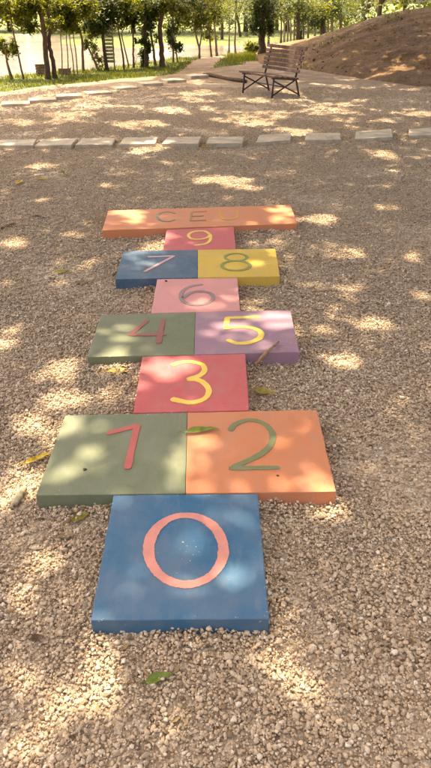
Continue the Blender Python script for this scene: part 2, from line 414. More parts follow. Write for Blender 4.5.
# ------------------------------------------------------------------ hopscotch slabs
TOP = 0.066
P = {
 'orange': srgb(206, 128, 84), 'rose': srgb(194, 84, 88), 'blue': srgb(46, 86, 112), 'yellow': srgb(208, 172, 66),
 'pink': srgb(212, 142, 138), 'green': srgb(104, 112, 84), 'lilac': srgb(150, 116, 132), 'red': srgb(194, 86, 88),
 'green2': srgb(108, 117, 90), 'orange2': srgb(202, 126, 86), 'blue2': srgb(36, 96, 130),
}
SLABS = [ # colour, top corners in the photo BL BR FR FL, label
 ('orange', [(108, 210.5), (290.5, 204.7), (297.5, 223.6), (102, 230.3)], 'long orange hopscotch slab at the far end painted with the letters CEU'),
 ('rose', [(166.4, 229.6), (233.8, 226.4), (236, 248.8), (163, 250.6)], 'rose red hopscotch slab painted with a yellow 9'),
 ('blue', [(123, 251), (197.6, 249.8), (197.6, 277.8), (115, 279.3)], 'dark blue hopscotch slab painted with a pale 7, beside the yellow slab'),
 ('yellow', [(197.8, 249.8), (275.4, 248.6), (280, 276.4), (197.8, 277.8)], 'yellow hopscotch slab painted with a green 8'),
 ('pink', [(157, 279), (237.3, 277.6), (240.3, 310.8), (151, 313)], 'pale pink hopscotch slab painted with a grey 6'),
 ('green', [(101, 314.6), (195.2, 312.3), (194, 354.8), (87, 357)], 'olive green hopscotch slab painted with a dull red 4'),
 ('lilac', [(195.4, 312.3), (290.6, 310.2), (299.5, 352), (194.2, 354.8)], 'greyish lilac hopscotch slab painted with a yellow 5'),
 ('red', [(142, 356.4), (245.4, 353.6), (249.3, 410.2), (133.2, 412.8)], 'red hopscotch slab painted with a yellow 3'),
 ('green2', [(65, 415.2), (187.2, 412.6), (185.2, 493.6), (35.6, 495.5)], 'olive green hopscotch slab painted with a salmon 1'),
 ('orange2', [(187.5, 412.6), (316.8, 409.8), (336.4, 491.8), (185.5, 493.6)], 'orange hopscotch slab painted with a grey green 2'),
 ('blue2', [(113.2, 495), (258, 493.6), (269.3, 618.8), (90.4, 620.4)], 'blue hopscotch slab nearest the camera painted with a pink ring 0'),
]
def catmull(pts, n=8, closed=False):
    pts = [np.asarray(p, float) for p in pts]; out = []
    m = len(pts); rngs = range(m if closed else m-1)
    for i in rngs:
        g = (lambda k: pts[k % m]) if closed else (lambda k: pts[min(max(k, 0), m-1)])
        p0, p1, p2, p3 = g(i-1), g(i), g(i+1), g(i+2)
        for k in range(n):
            t = k/n
            out.append(0.5*((2*p1) + (-p0+p2)*t + (2*p0-5*p1+4*p2-p3)*t*t + (-p0+3*p1-3*p2+p3)*t**3))
    if not closed: out.append(pts[-1])
    return out
def resample(pts, step):
    out = [pts[0]]
    for a, b in zip(pts[:-1], pts[1:]):
        L = np.linalg.norm(b-a); k = max(1, int(L/step))
        for i in range(1, k+1): out.append(a + (b-a)*i/k)
    return out
def stroke(mb, pts_px, width, z, smooth=True, closed=False, seed=1, wfun=None):
    """a brush stroke as a thin raised layer of paint"""
    r = np.random.default_rng(seed)
    q = catmull(pts_px, 8, closed) if smooth else list(pts_px)
    w3 = [at(p[0], p[1], z) for p in q]
    if not smooth:
        d = (w3[1] - w3[0])/np.linalg.norm(w3[1] - w3[0]); w3 = [w3[0] - d*width*0.3, w3[1] + d*width*0.3]
    if closed: w3.append(w3[0])
    w3 = resample(w3, 0.008)
    if closed: w3 = w3[:-1]
    n = len(w3); L = []; Rr = []
    ph = r.uniform(0, 6, 4)
    for i, p in enumerate(w3):
        a = w3[(i-1) % n] if closed else w3[max(i-1, 0)]
        b = w3[(i+1) % n] if closed else w3[min(i+1, n-1)]
        d = b - a; d = d/(np.linalg.norm(d) + 1e-9); nn = np.array([-d[1], d[0], 0])
        w = width*0.5*(1 + 0.09*math.sin(i*0.13 + ph[0]) + 0.03*math.sin(i*0.5 + ph[1]))
        if wfun: w *= wfun(i/n)
        e = 0 if closed else min(i, n-1-i)
        if not closed and e < 2: w *= (0.55, 0.88)[e]
        jl, jr = r.normal(0, 0.0007, 2)
        L.append(p + nn*(w + jl)); Rr.append(p - nn*(w + jr))
    H = 0.0012
    V = []
    for l, rr_ in zip(L, Rr):
        V += [l, rr_, l - [0, 0, H + .002], rr_ - [0, 0, H + .002]]
    F = []
    for i in range(n if closed else n-1):
        a = 4*i; b = 4*((i+1) % n)
        F += [(a, a+1, b+1, b), (a, b, b+2, a+2), (a+1, a+3, b+3, b+1)]
    mb.add(V, F)
def ell(cx, cy, rx, ry, n=16, rot=0): 
    return [(cx + rx*math.cos(2*math.pi*k/n + rot), cy - ry*math.sin(2*math.pi*k/n + rot)) for k in range(n)]
ZN = TOP + 0.0022
PC = {'pinkw': number_mat('paint_pink', srgb(214, 142, 128)), 'salm': number_mat('paint_salmon', srgb(192, 100, 92)),
      'gg': number_mat('paint_grey_green', srgb(126, 128, 90)), 'yel': number_mat('paint_yellow', srgb(236, 200, 96)),
      'dred': number_mat('paint_dull_red', srgb(148, 90, 80)), 'grey': number_mat('paint_grey', srgb(146, 122, 120)),
      'pale': number_mat('paint_pale', srgb(206, 168, 166)), 'dg': number_mat('paint_green', srgb(132, 138, 70)),
      'cg': number_mat('paint_faded_grey', srgb(130, 122, 104)), 'ug': number_mat('paint_faded_yellow', srgb(208, 150, 62)), 'eg': number_mat('paint_faded_brown', srgb(158, 116, 86))}
NUM = [ # per slab: list of (name, material, list of strokes)
 [('painted_letter', 'cg', [dict(pts=[(175.5, 213.4), (168, 211.6), (160.5, 213), (157.3, 216.6), (160.5, 220.2), (168.5, 221.3), (175.2, 219.5)], w=.020)]),
  ('painted_letter', 'eg', [dict(pts=[(206, 211.2), (192, 211.8), (190.6, 220.4), (205.5, 219.9)], w=.018, smooth=False), dict(pts=[(191.4, 216), (203, 215.5)], w=.016, smooth=False)]),
  ('painted_letter', 'ug', [dict(pts=[(220.5, 210.6), (220.3, 215.5), (223, 218.8), (229.5, 219.4), (236, 217.8), (237.6, 214.5), (236.4, 210)], w=.020)])],
 [('painted_number', 'yel', [dict(pts=[(210, 234.2), (204.5, 231), (194, 231.4), (188.5, 234.6), (191, 238.3), (199, 239.2), (207, 237.6), (210.3, 234.4)], w=.021),
                             dict(pts=[(210.4, 234.2), (210.2, 239.6), (205.5, 243.6), (194, 245.2)], w=.021)])],
 [('painted_number', 'pale', [dict(pts=[(148.4, 256.6), (174, 255.8), (144.5, 271.4)], w=.020, smooth=False)])],
 [('painted_number', 'dg', [dict(pts=ell(236, 257, 10.8, 3.7), w=.020, closed=True), dict(pts=ell(236, 265.4, 14, 4.9), w=.022, closed=True)])],
 [('painted_number', 'grey', [dict(pts=[(203, 284.2), (191, 286), (183, 290.6), (181, 297), (185.5, 302.6), (196, 305), (208, 302.8), (213.2, 297.6), (210, 293), (200, 291.2), (189.5, 293.2), (183, 298)], w=.024)])],
 [('painted_number', 'dred', [dict(pts=[(147.5, 320.4), (129.8, 334.6), (164.5, 334.2)], w=.026, smooth=False), dict(pts=[(163, 319.6), (158.4, 342.4)], w=.026, smooth=False)])],
 [('painted_number', 'yel', [dict(pts=[(259, 316.8), (227.4, 317.6), (225.6, 328.6)], w=.028, smooth=False), dict(pts=[(225.6, 328.4), (236, 326.8), (250, 327.4), (260.4, 331.4), (260, 337.4), (250.5, 342), (237, 342.9), (227, 339.4)], w=.028)])],
 [('painted_number', 'yel', [dict(pts=[(171.6, 365.2), (180, 362.4), (192, 361.6), (202.4, 364.6), (204.4, 370.4), (199, 375.6), (187, 379.2)], w=.026), dict(pts=[(187, 379), (198.5, 379.8), (207, 385.8), (208.5, 393.4), (202, 399.8), (189, 402.2), (171, 398.4)], w=.028)])],
 [('painted_number', 'salm', [dict(pts=[(108.6, 432.8), (137, 425.4), (127.4, 467.4)], w=.027, smooth=False)])],
 [('painted_number', 'gg', [dict(pts=[(229.8, 430.6), (236, 423.6), (250, 419.6), (264.5, 423.6), (272.2, 433), (270.5, 444.5), (258, 455.5), (231.5, 467.4)], w=.024), dict(pts=[(230.5, 467.8), (278, 467.4)], w=.022, smooth=False)])],
 [('painted_number', 'pinkw', [dict(pts=ell(186, 549.6, 37.5, 34.6, 20), w=.030, closed=True, wfun=lambda t: 1.0 + 0.12*math.cos(4*math.pi*t))])],
]
SLAB_POLY = []
for k, ((cname, c4, label), num) in enumerate(zip(SLABS, NUM)):
    pts = [at(px, py, TOP) for px, py in c4]
    ctr = sum(pts)/4
    dz = (0.0, -0.001, 0.0005, 0.001, -0.0008, 0.0, 0.0012, -0.0006, 0.0006, 0.001, 0.0)[k]
    pts = [ctr + (p - ctr)*(1 - 0.0006/np.linalg.norm(p - ctr)) for p in pts]
    SLAB_POLY.append(np.array([p[:2] for p in pts]))
    root = empty('hopscotch_block', (ctr[0], ctr[1], 0), label, 'painted slab', 'painted hopscotch slabs'); tag(root, kind='thing')
    me = box_mesh('slab', [(p[0], p[1]) for p in pts], -0.05, TOP + dz, 0.0035, 14, 0.0011, k, {'blue': 1, 'green': 1, 'green2': 1, 'yellow': 3, 'lilac': 3, 'orange2': 3}.get(cname))
    link('concrete_block', me, paint_mat('slab_paint_' + cname, P[cname]), root, smooth=False)
    for nm, mt, strokes in num:
        mb = MB()
        split = []
        for s in strokes:                    # straight strokes are laid one by one so that corners overlap cleanly
            if s.get('smooth', True): split.append(s)
            else: split += [dict(s, pts=[a_, b_]) for a_, b_ in zip(s['pts'][:-1], s['pts'][1:])]
        for j, s in enumerate(split):
            stroke(mb, s['pts'], s['w'], ZN + dz + 0.0004*j, s.get('smooth', True), s.get('closed', False), 10*k + j, s.get('wfun'))
        mb.build(nm, PC[mt], root)

# ------------------------------------------------------------------ paving stones, two rows
def ordinal(i): return ['first', 'second', 'third', 'fourth', 'fifth', 'sixth', 'seventh', 'eighth', 'ninth', 'tenth', 'eleventh'][i]
def paver(corners_px, ztop, label, group, seed, tilt=0.0):
    pts = [at(px, py, ztop) for px, py in corners_px]; c = sum(pts)/4
    me = box_mesh('paving_stone', [(p[0], p[1], tilt*(p[0]-c[0])) for p in pts], -0.03, ztop, 0.006, 4, 0.004, seed + 20)
    for v in me.vertices: v.co -= Vector((c[0], c[1], 0))
    o = link('paving_stone', me, M_STONE); o.location = (c[0], c[1], 0)
    tag(o, label, 'paving stone', group)
ROW1 = [[(0, 139.6), (36, 139), (33, 145), (-5, 145.4)], [(43, 139), (77, 138.4), (71, 145), (34, 145.2)], [(83, 138.6), (115, 137.8), (112, 144.4), (75, 145)],
        [(124, 137.3), (158, 137), (155, 143.6), (119, 144)], [(167, 137), (201, 136.8), (198, 143.4), (162, 143.6)], [(209, 136.9), (244, 136.7), (242, 143.2), (206, 143.4)],
        [(259, 135), (291, 133.4), (290.5, 140.2), (256, 142)], [(306, 133.2), (340, 132.6), (341, 139.4), (305, 140)], [(356, 130.8), (391, 129.4), (393, 137), (355, 138.4)],
        [(409, 128.4), (444, 127.4), (447, 134.2), (410, 135.4)]]
for i, c in enumerate(ROW1):
    paver(c, 0.044, f'pale concrete paving stone, {ordinal(i)} from the left in the nearer row', 'paving stones in the nearer row', i, (0.0, .01, -.01, .01, 0, .01, .02, 0, .03, .02)[i])
ROW2C = [(15.5, 102), (42, 98.6), (69, 95.4), (97.5, 91.4), (124.5, 87), (150, 82.9), (173.5, 78.9), (196.5, 75)]
for i, (px, py) in enumerate(ROW2C):
    c = at(px, py, 0.045); u = np.array([0.96, 0.28, 0]) if i < 3 else np.array([0.86, 0.5, 0]); u = u/np.linalg.norm(u)
    w = np.array([-u[1]*0.85, u[0], 0]); a, b = 0.235, 0.20
    pts = [c - u*a + w*b, c + u*a + w*b, c + u*a - w*b, c - u*a - w*b]
    me = box_mesh('paving_stone', [(p[0]-c[0], p[1]-c[1]) for p in pts], -0.03, 0.040 + 0.008*(i % 3), 0.006, 4, 0.005, i + 50)
    o = link('paving_stone', me, M_STONE); o.location = (c[0], c[1], 0)
    tag(o, f'weathered paving stone, {ordinal(i)} from the left in the farther row along the lawn', 'paving stone', 'paving stones in the farther row')

# timber edging from the last stone to the bench
mb = MB(); a, b = at(204, 74.5, 0.015), at(246, 81.5, 0.015); pts = [a + (b - a)*t + np.array([0, 0.05*math.sin(5*t), 0.012*math.sin(9*t)]) for t in np.linspace(0, 1, 9)]
mb.tube(pts, [.040, .045, .042, .046, .041, .043, .040, .042, .036], 9)
o = mb.build('edging_log', M_BARKD, None, True); tag(o, 'dark timber log edging the gravel left of the bench', 'log')

# ------------------------------------------------------------------ gravel: real pebbles in small clusters
def ico():
    bm = bmesh.new(); bmesh.ops.create_icosphere(bm, subdivisions=1, radius=1.0)
    v = np.array([list(q.co) for q in bm.verts]); f = np.array([[w.index for w in q.verts] for q in bm.faces]); bm.free(); return v, f
IV, IF = ico()
bm = bmesh.new(); bmesh.ops.create_icosphere(bm, subdivisions=2, radius=1.0); bm.verts.ensure_lookup_table()
IV2 = np.array([list(q.co) for q in bm.verts]); IF2 = np.array([[w.index for w in q.verts] for q in bm.faces]); bm.free()
def rot_rand(r):
    q = r.normal(size=4); q /= np.linalg.norm(q); w, x, y, z = q
    return np.array([[1-2*(y*y+z*z), 2*(x*y-z*w), 2*(x*z+y*w)], [2*(x*y+z*w), 1-2*(x*x+z*z), 2*(y*z-x*w)], [2*(x*z-y*w), 2*(y*z+x*w), 1-2*(x*x+y*y)]])
pcoll = bpy.data.collections.new('pebble_clusters')
NV = 16
for k in range(NV):
    V = []; Fq = []; T = []; Hh = []; r = np.random.default_rng(100 + k); n0 = 0
    for j in range(15):
        rad = 0.031*math.sqrt(r.uniform()); a = r.uniform(0, 6.283)
        s = float(np.clip(r.lognormal(math.log(0.0042), 0.36), 0.0021, 0.0098))
        dims = np.array([1.0, r.uniform(.7, 1.0), r.uniform(.5, .8)])*s
        v = IV2*(1 + r.normal(0, 0.035, (len(IV2), 1)))
        # flatten with a few chips so that the stones are angular
        for _ in range(9):
            n = r.normal(size=3); n /= np.linalg.norm(n); d = r.uniform(.50, .84); dd = v @ n
            v = v - np.clip(dd - d, 0, None)[:, None]*n
        v = (v*dims) @ (rot_rand(r) if r.uniform() < .5 else np.eye(3)).T
        c = np.array([rad*math.cos(a), rad*math.sin(a), s*0.30 + r.uniform(0, 0.006)])
        V.append(v + c); Fq.append(IF2 + n0); n0 += len(v)
        T += [np.clip(r.normal(0.50, 0.23), 0, 1)]*len(v); Hh += [r.uniform()]*len(v)
    me = mesh('pebble_cluster', np.concatenate(V), np.concatenate(Fq), {'tone': T, 'hue': Hh})
    me.materials.append(M_PEB); me.polygons.foreach_set('use_smooth', [True]*len(me.polygons))
    pcoll.objects.link(bpy.data.objects.new('pebble_cluster', me))
def in_poly(poly, x, y, m):            # inside a convex clockwise polygon by at least m
    ins = np.ones_like(x, bool); n = len(poly); cx, cy = poly.mean(0)
    for i in range(n):
        a, b = poly[i], poly[(i+1) % n]; d = b - a; nn = np.array([-d[1], d[0]])/np.hypot(*d)
        if nn @ (np.array([cx, cy]) - a) < 0: nn = -nn
        ins &= ((x - a[0])*nn[0] + (y - a[1])*nn[1]) > m
    return ins
PX, PY = [], []
for y0, y1, st in ((0.45, 3.2, 0.0200), (3.2, 6.2, 0.0235), (6.2, 10.8, 0.034), (10.8, 14.5, 0.05)):
    ys = np.arange(y0, y1, st)
    for yy in ys:
        hw = 0.42*(yy + 0.9) + 0.35
        xs = np.arange(-hw, hw, st); PX.append(xs + rng.uniform(-st*.6, st*.6, len(xs))); PY.append(np.full(len(xs), yy) + rng.uniform(-st*.6, st*.6, len(xs)))
PX = np.concatenate(PX); PY = np.concatenate(PY)
keep = np.ones(len(PX), bool)
for poly in SLAB_POLY: keep &= ~in_poly(poly, PX, PY, 0.034)
keep &= (PY < lawn_lo(PX) - 0.1)
keep &= ~((PX > 1.0) & (mound_z(PX, PY) > 0.03))
PX, PY = PX[keep], PY[keep]; npt = len(PX)
pz = gz(PX, PY) + rng.uniform(-0.002, 0.004, npt)
pz = pz - 0.006*sst(0.25, 0.9, np.sin(PX*2.7 + 1.1*np.sin(PY*1.9)) * np.sin(PY*3.3 + 1.7*np.sin(PX*1.3)))   # dusty hollows
near = np.zeros(npt, bool)
for poly in SLAB_POLY: near |= in_poly(poly, PX, PY, -0.05)
pz = pz + near*(0.006 + 0.010*np.sin(PX*17 + 2)*np.sin(PY*13 + PX*5))
me = bpy.data.meshes.new('gravel'); me.vertices.add(npt)
me.vertices.foreach_set('co', np.stack([PX, PY, pz], -1).astype(np.float32).ravel())
at_ = me.attributes.new('rot', 'FLOAT_VECTOR', 'POINT')
at_.data.foreach_set('vector', np.stack([rng.normal(0, .12, npt), rng.normal(0, .12, npt), rng.uniform(0, 6.283, npt)], -1).astype(np.float32).ravel())
at_ = me.attributes.new('scl', 'FLOAT', 'POINT'); at_.data.foreach_set('value', np.clip(rng.lognormal(-0.14, 0.18, npt), .6, 1.45).astype(np.float32))
at_ = me.attributes.new('pick', 'INT', 'POINT'); at_.data.foreach_set('value', rng.integers(0, NV, npt).astype(np.int32))
go = link('gravel', me, M_PEB); tag(go, 'loose beige pebbles covering the whole play yard', 'gravel', kind='stuff')
ng = bpy.data.node_groups.new('gravel_scatter', 'GeometryNodeTree')
ng.interface.new_socket('Geometry', in_out='INPUT', socket_type='NodeSocketGeometry'); ng.interface.new_socket('Geometry', in_out='OUTPUT', socket_type='NodeSocketGeometry')
gi = ng.nodes.new('NodeGroupInput'); gout = ng.nodes.new('NodeGroupOutput')
ci = ng.nodes.new('GeometryNodeCollectionInfo'); ci.inputs['Collection'].default_value = pcoll; ci.inputs['Separate Children'].default_value = True; ci.inputs['Reset Children'].default_value = True
iop = ng.nodes.new('GeometryNodeInstanceOnPoints'); iop.inputs['Pick Instance'].default_value = True
def named(n, t):
    q = ng.nodes.new('GeometryNodeInputNamedAttribute'); q.data_type = t; q.inputs['Name'].default_value = n; return q.outputs[0]
e2r = ng.nodes.new('FunctionNodeEulerToRotation')
ng.links.new(named('rot', 'FLOAT_VECTOR'), e2r.inputs[0])
ng.links.new(gi.outputs[0], iop.inputs['Points']); ng.links.new(ci.outputs[0], iop.inputs['Instance'])
ng.links.new(named('pick', 'INT'), iop.inputs['Instance Index']); ng.links.new(e2r.outputs[0], iop.inputs['Rotation']); ng.links.new(named('scl', 'FLOAT'), iop.inputs['Scale'])
ng.links.new(iop.outputs[0], gout.inputs[0])
go.modifiers.new('scatter', 'NODES').node_group = ng
print('pebble clusters', npt)

# ------------------------------------------------------------------ foliage helpers
def leaf_cloud(centers, length, width, r, tilt=0.6, tone=None, fold=0.18):
    """one bent leaf (two triangles sharing the midrib) per centre"""
    n = len(centers); L = length*r.uniform(.65, 1.25, n); W = width*r.uniform(.7, 1.2, n)
    az = r.uniform(0, 2*np.pi, n); el = r.normal(-0.25, tilt, n); roll = r.normal(0, tilt, n)
    d = np.stack([np.cos(az)*np.cos(el), np.sin(az)*np.cos(el), np.sin(el)], -1)
    s0 = np.stack([-np.sin(az), np.cos(az), np.zeros(n)], -1); u0 = np.cross(d, s0)
    s = s0*np.cos(roll)[:, None] + u0*np.sin(roll)[:, None]; up = np.cross(s, d)
    c = np.asarray(centers)
    a = c - d*(L/2)[:, None]; b = c + d*(L/2)[:, None] + up*(-fold*L*0.3)[:, None]
    l = c + s*(W/2)[:, None] + up*(fold*W)[:, None]; rr = c - s*(W/2)[:, None] + up*(fold*W)[:, None]
    V = np.stack([a, rr, b, l], 1).reshape(-1, 3)
    i = np.arange(n)*4
    F = np.concatenate([np.stack([i, i+1, i+2], -1), np.stack([i, i+2, i+3], -1)])
    t = r.beta(2, 2, n) if tone is None else tone
    return V, F, np.repeat(np.clip(t, 0, 1), 4)
def blob(r, c, rad, n, clumps=6):
    """points in uneven clumps filling an ellipsoid"""
    c = np.asarray(c, float); rad = np.asarray(rad, float)
    cc = r.normal(size=(clumps, 3)); cc /= np.linalg.norm(cc, axis=1)[:, None]; cc *= (r.uniform(0.25, 0.85, clumps)**0.7)[:, None]
    k = r.integers(0, clumps, n)
    p = cc[k] + r.normal(0, 0.27, (n, 3))
    return c + p*rad

def tree(name, label, group, bark, leafm, trunks, blobs, leaf=(0.09, 0.045), seed=0, cat='tree', limbs=()):
    """trunks: list of (list of points, base radius, top radius); blobs: list of (centre, radii, leaves)"""
    r = np.random.default_rng(900 + seed)
    b0 = trunks[0][0][0]
    root = empty(name, (b0[0], b0[1], b0[2]), label, cat, group)
    for pts, r0, r1 in trunks:
        q = catmull(pts, 5); n = len(q); mb = MB()
        rad = [r0*(1 - t) + r1*t + r0*0.5*math.exp(-t*n*0.9) for t in np.linspace(0, 1, n)]
        q = [p + r.normal(0, r0*0.12, 3)*(0 if i == 0 else 1) for i, p in enumerate(q)]
        q[0] = q[0] - np.array([0, 0, 0.15])
        mb.tube(q, rad, 8); 
        mb.build('trunk', bark, root, True)
    if limbs:
        for pts, r0 in limbs:
            mb = MB(); q = catmull(pts, 4); mb.tube(q, list(np.linspace(r0, r0*0.3, len(q))), 5); mb.build('limb', bark, root, True)
    if blobs:
        VV, FF, TT = [], [], []; n0 = 0
        for c, rad, n in blobs:
            p = blob(r, c, rad, n, max(3, int(n/60)))
            clump_t = r.normal(0, .12)
            V, F, T = leaf_cloud(p, leaf[0], leaf[1], r)
            VV.append(V); FF.append(F + n0); TT.append(np.clip(T + clump_t, 0, 1)); n0 += len(V)
        link('crown', mesh('crown', np.concatenate(VV), np.concatenate(FF), {'tone': np.concatenate(TT)}), leafm, root)
    return root

def bank_tree(name, label, group, bark, leafm, base, path, w, blobs, seed, leaf=(0.092, .052), top=4.5, crown=(0.9, 260), w2=None, cat='tree', extra=()):
    """base: foot in the photo; path: further points of the trunk upwards; blobs: (px, py, rx px, ry px, n)"""
    c = at(base[0], base[1], 0.0)
    for _ in range(4): c = at(base[0], base[1], land(c[0], c[1]))
    Yb = c[1]; sc = FPX/(c[1]*cP + (CAM_H - c[2])*sP)       # pixels per metre there
    pts = [c] + [at_y(px, py, Yb) for px, py in path]
    lean = pts[-1] - pts[-2]; lean = lean/max(lean[2], .05)
    r = np.random.default_rng(seed)
    last = pts[-1].copy(); tp = np.array([last[0] + 0.35*lean[0]*(top-last[2]) + r.normal(0, .12), Yb + r.normal(0, .25), top])
    if crown: pts += [last*0.5 + tp*0.5 + r.normal(0, .06, 3), tp]
    trunks = [(pts, w/2/sc, (w2 or w*0.45)/2/sc)]
    for b2, p2, ww in extra:
        c2 = at(b2[0], b2[1], c[2]); q = [c2] + [at_y(px, py, c2[1]) for px, py in p2]
        if crown: q += [q[-1]*0.5 + tp*0.5 + np.array([r.normal(0, .4), 0, 0]), tp + np.array([r.normal(0, .8), r.normal(0, .5), -0.3])]
        trunks.append((q, ww/2/sc, ww*0.4/2/sc))
    bl = [(at_y(px, py, Yb + r.normal(0, .15)), (rx/sc*1.12, max(rx, ry)/sc*0.8, ry/sc/cP*1.1), int(n*1.9)) for px, py, rx, ry, n in list(blobs) + ([(path[-1][0] - 10, 9, 14, 9, 190), (path[-1][0] + 10, 6, 14, 8, 190)] if crown else [])]
    limbs = []
    for ctr, rad, n in bl:                                     # a twig into every bough of leaves
        k = min(range(len(pts)), key=lambda i: abs(pts[i][2] - (ctr[2] - 0.15)))
        a = pts[k]; limbs.append(([a, (a + ctr)/2 + np.array([0, 0, .06]), ctr, ctr + (ctr - a)*0.4], max(0.008, w/2/sc*0.28)))
    if crown:
        for k in range(5):
            a = r.uniform(0, 6.28); d = np.array([math.cos(a), math.sin(a), r.uniform(-.2, .5)])*crown[0]
            bc = tp + d*0.7 - np.array([0, 0, 0.35*k*0.3])
            bl.append((bc, (crown[0]*.75, crown[0]*.75, crown[0]*.55), crown[1]//9))
            limbs.append(([tp - np.array([0, 0, .6]), (tp + bc)/2, bc], w/2/sc*0.35))
    return tree(name, label, group, bark, leafm, trunks, bl, leaf, seed, cat, limbs)

# ------------------------------------------------------------------ trees along the bank and behind the bench
BK = 'young trees on the lake bank'
bank_tree('sapling', 'short leaning sapling with a pale leafy head at the left edge of the lake', BK, M_BARKM, M_LEAFB, (11.5, 79.3), [(7, 62), (5, 48)], 3.0,
          [(4, 47, 10, 8, 160), (13, 50, 6, 5, 70), (-4, 42, 9, 9, 110)], 1, crown=None)
bank_tree('sapling', 'thin slanting sapling standing left of the double trunked tree', BK, M_BARKM, M_LEAFB, (23.5, 79), [(17.5, 52), (12, 27), (9, 5)], 1.8,
          [(20, 22, 13, 9, 190), (8, 12, 13, 9, 200), (26, 12, 9, 8, 110)], 2, crown=(0.9, 200))
bank_tree('tree', 'dark tree with two crossing trunks at the left of the bank', BK, M_BARKD, M_LEAFB, (48, 79), [(46, 60), (44.4, 36), (40, 12), (36, -4)], 5.6,
          [(33, 8, 9, 7, 100), (60, 10, 12, 8, 190), (57, 24, 8, 6, 90), (30, 25, 7, 5, 70)], 3, top=6, crown=(1.6, 500),
          extra=[((55, 78.5), [(52.5, 60), (48.6, 40), (51, 24), (46, 4)], 4.6)])
for k, (bx_, by_, tx_, ty_, lab) in enumerate([(62, 76.5, 60.5, 36, 'hair thin pale sapling just right of the double trunked tree'), (68, 75.5, 66, 34, 'hair thin pale sapling, second right of the double trunked tree'),
        (74, 75, 69.5, 38, 'hair thin pale sapling leaning left, third right of the double trunked tree'), (77.5, 74.6, 73, 33, 'hair thin pale sapling just left of the crooked sapling')]):
    bank_tree('sapling', lab, BK, M_BARKP, M_LEAFB, (bx_, by_), [((bx_+tx_)/2 + .6, (by_+ty_)/2), (tx_, ty_), (tx_ - 1, 10)], 1.2,
              [(tx_ - 1, 17, 6, 9, 110), (tx_ + 3, 27, 4, 4, 40)], 10 + k, crown=(0.7, 120), top=3.6)
bank_tree('sapling', 'crooked sapling with a pale bare top left of the dark leafed tree', BK, M_BARKM, M_LEAFB, (83.6, 72.8), [(82.4, 55), (81.2, 36), (75, 21), (72, 4)], 2.8,
          [(72, 12, 10, 8, 160), (85, 8, 9, 7, 110)], 20, crown=(0.8, 160))
bank_tree('sapling', 'bushy leaning sapling between the crooked sapling and the dark leafed tree', BK, M_BARKM, M_LEAFB, (98.5, 70.8), [(94, 60), (88, 48), (84, 41)], 2.8,
          [(88, 44, 6, 6, 80), (97, 56, 6, 9, 100), (92, 35, 7, 5, 70)], 21, crown=None)
bank_tree('tree', 'small tree with a dense dark leafy head left of the slatted ladder', BK, M_BARKD, M_LEAFD, (107, 70.2), [(104.5, 52), (102.2, 30), (101, 10)], 3.8,
          [(98, 22, 10, 9, 420), (90, 24, 8, 7, 260), (104, 12, 9, 9, 320), (96, 10, 11, 7, 240)], 22, crown=(0.9, 260))
bank_tree('sapling', 'slim sapling forking low, just right of the slatted ladder', BK, M_BARKM, M_LEAFB, (124.4, 69.2), [(122, 50), (118.4, 31), (117, 8)], 2.0,
          [(117, 14, 11, 9, 220), (126, 22, 7, 6, 90), (112, 25, 5, 4, 50)], 23, crown=(0.8, 160), extra=[((129, 68.4), [(125, 50), (121.6, 34), (123, 15)], 1.5)])
bank_tree('sapling', 'straight slim sapling left of the ivy covered trunk', BK, M_BARKM, M_LEAFD, (133.6, 68), [(133.2, 50), (132.8, 26), (132, 5)], 2.1,
          [(130, 22, 7, 6, 150), (136, 12, 9, 8, 170), (137, 42, 4, 3, 25), (140, 54, 5, 4, 35)], 24, crown=(0.8, 160))
bank_tree('tree', 'trunk thickly wrapped in dark ivy on the bank', BK, M_BARKD, M_LEAFD, (146.2, 68), [(145.8, 50), (145, 30), (144, 8)], 4.5,
          [(146, 62, 4.2, 6, 150), (146, 54, 4.2, 6, 160), (145.6, 45, 4.4, 6, 160), (145, 36, 4.4, 6, 140), (144, 17, 11, 9, 330), (151, 28, 6, 5, 90)], 25, leaf=(.075, .05), crown=(1.0, 240))
bank_tree('sapling', 'slender slanting sapling between the ivy trunk and the straight dark trunk', BK, M_BARKM, M_LEAFB, (155.2, 65.2), [(153.5, 50), (150, 28), (148, 6)], 2.7,
          [(150, 10, 9, 8, 130), (156, 38, 4, 3, 30)], 26, crown=(0.8, 160))
bank_tree('tree', 'tall straight dark trunk on the bank above the farther paving stones', BK, M_BARKD, M_LEAFB, (162, 67.4), [(161.4, 50), (160.2, 28), (162.4, 8), (163, -4)], 5.6,
          [(172, 10, 12, 8, 220), (153, 5, 10, 6, 120)], 27, top=6.5, crown=(1.7, 520))
bank_tree('sapling', 'bushy sapling with dark drooping leaves right of the straight dark trunk', BK, M_BARKM, M_LEAFD, (173.4, 62.6), [(173, 48), (172.4, 25), (172, 8)], 2.0,
          [(174, 42, 6, 6, 150), (179, 47, 5, 4, 70), (170, 35, 5, 5, 80), (176, 22, 8, 8, 170)], 28, crown=(0.8, 160), extra=[((177.4, 62), [(176, 50), (174, 36), (176, 18)], 1.6)])
RT = 'trees behind the bench'
bank_tree('sapling', 'pale forked sapling left of the path to the lake', BK, M_BARKP, M_LEAFB, (199.3, 58.6), [(199, 48), (195.8, 34), (194, 12)], 2.4,
          [(193, 20, 9, 8, 200), (203, 14, 9, 9, 200), (186, 12, 8, 8, 140)], 30, crown=(0.9, 180), extra=[((199.6, 58.4), [(199.8, 46), (202, 32), (203, 12)], 1.8)])
bank_tree('sapling', 'thin sapling right beside the path to the lake', RT, M_BARKM, M_LEAFB, (211.4, 56.8), [(210, 42), (209, 28), (208, 8)], 1.9,
          [(207, 34, 6, 5, 110), (211, 15, 9, 8, 190)], 31, crown=(0.8, 160))
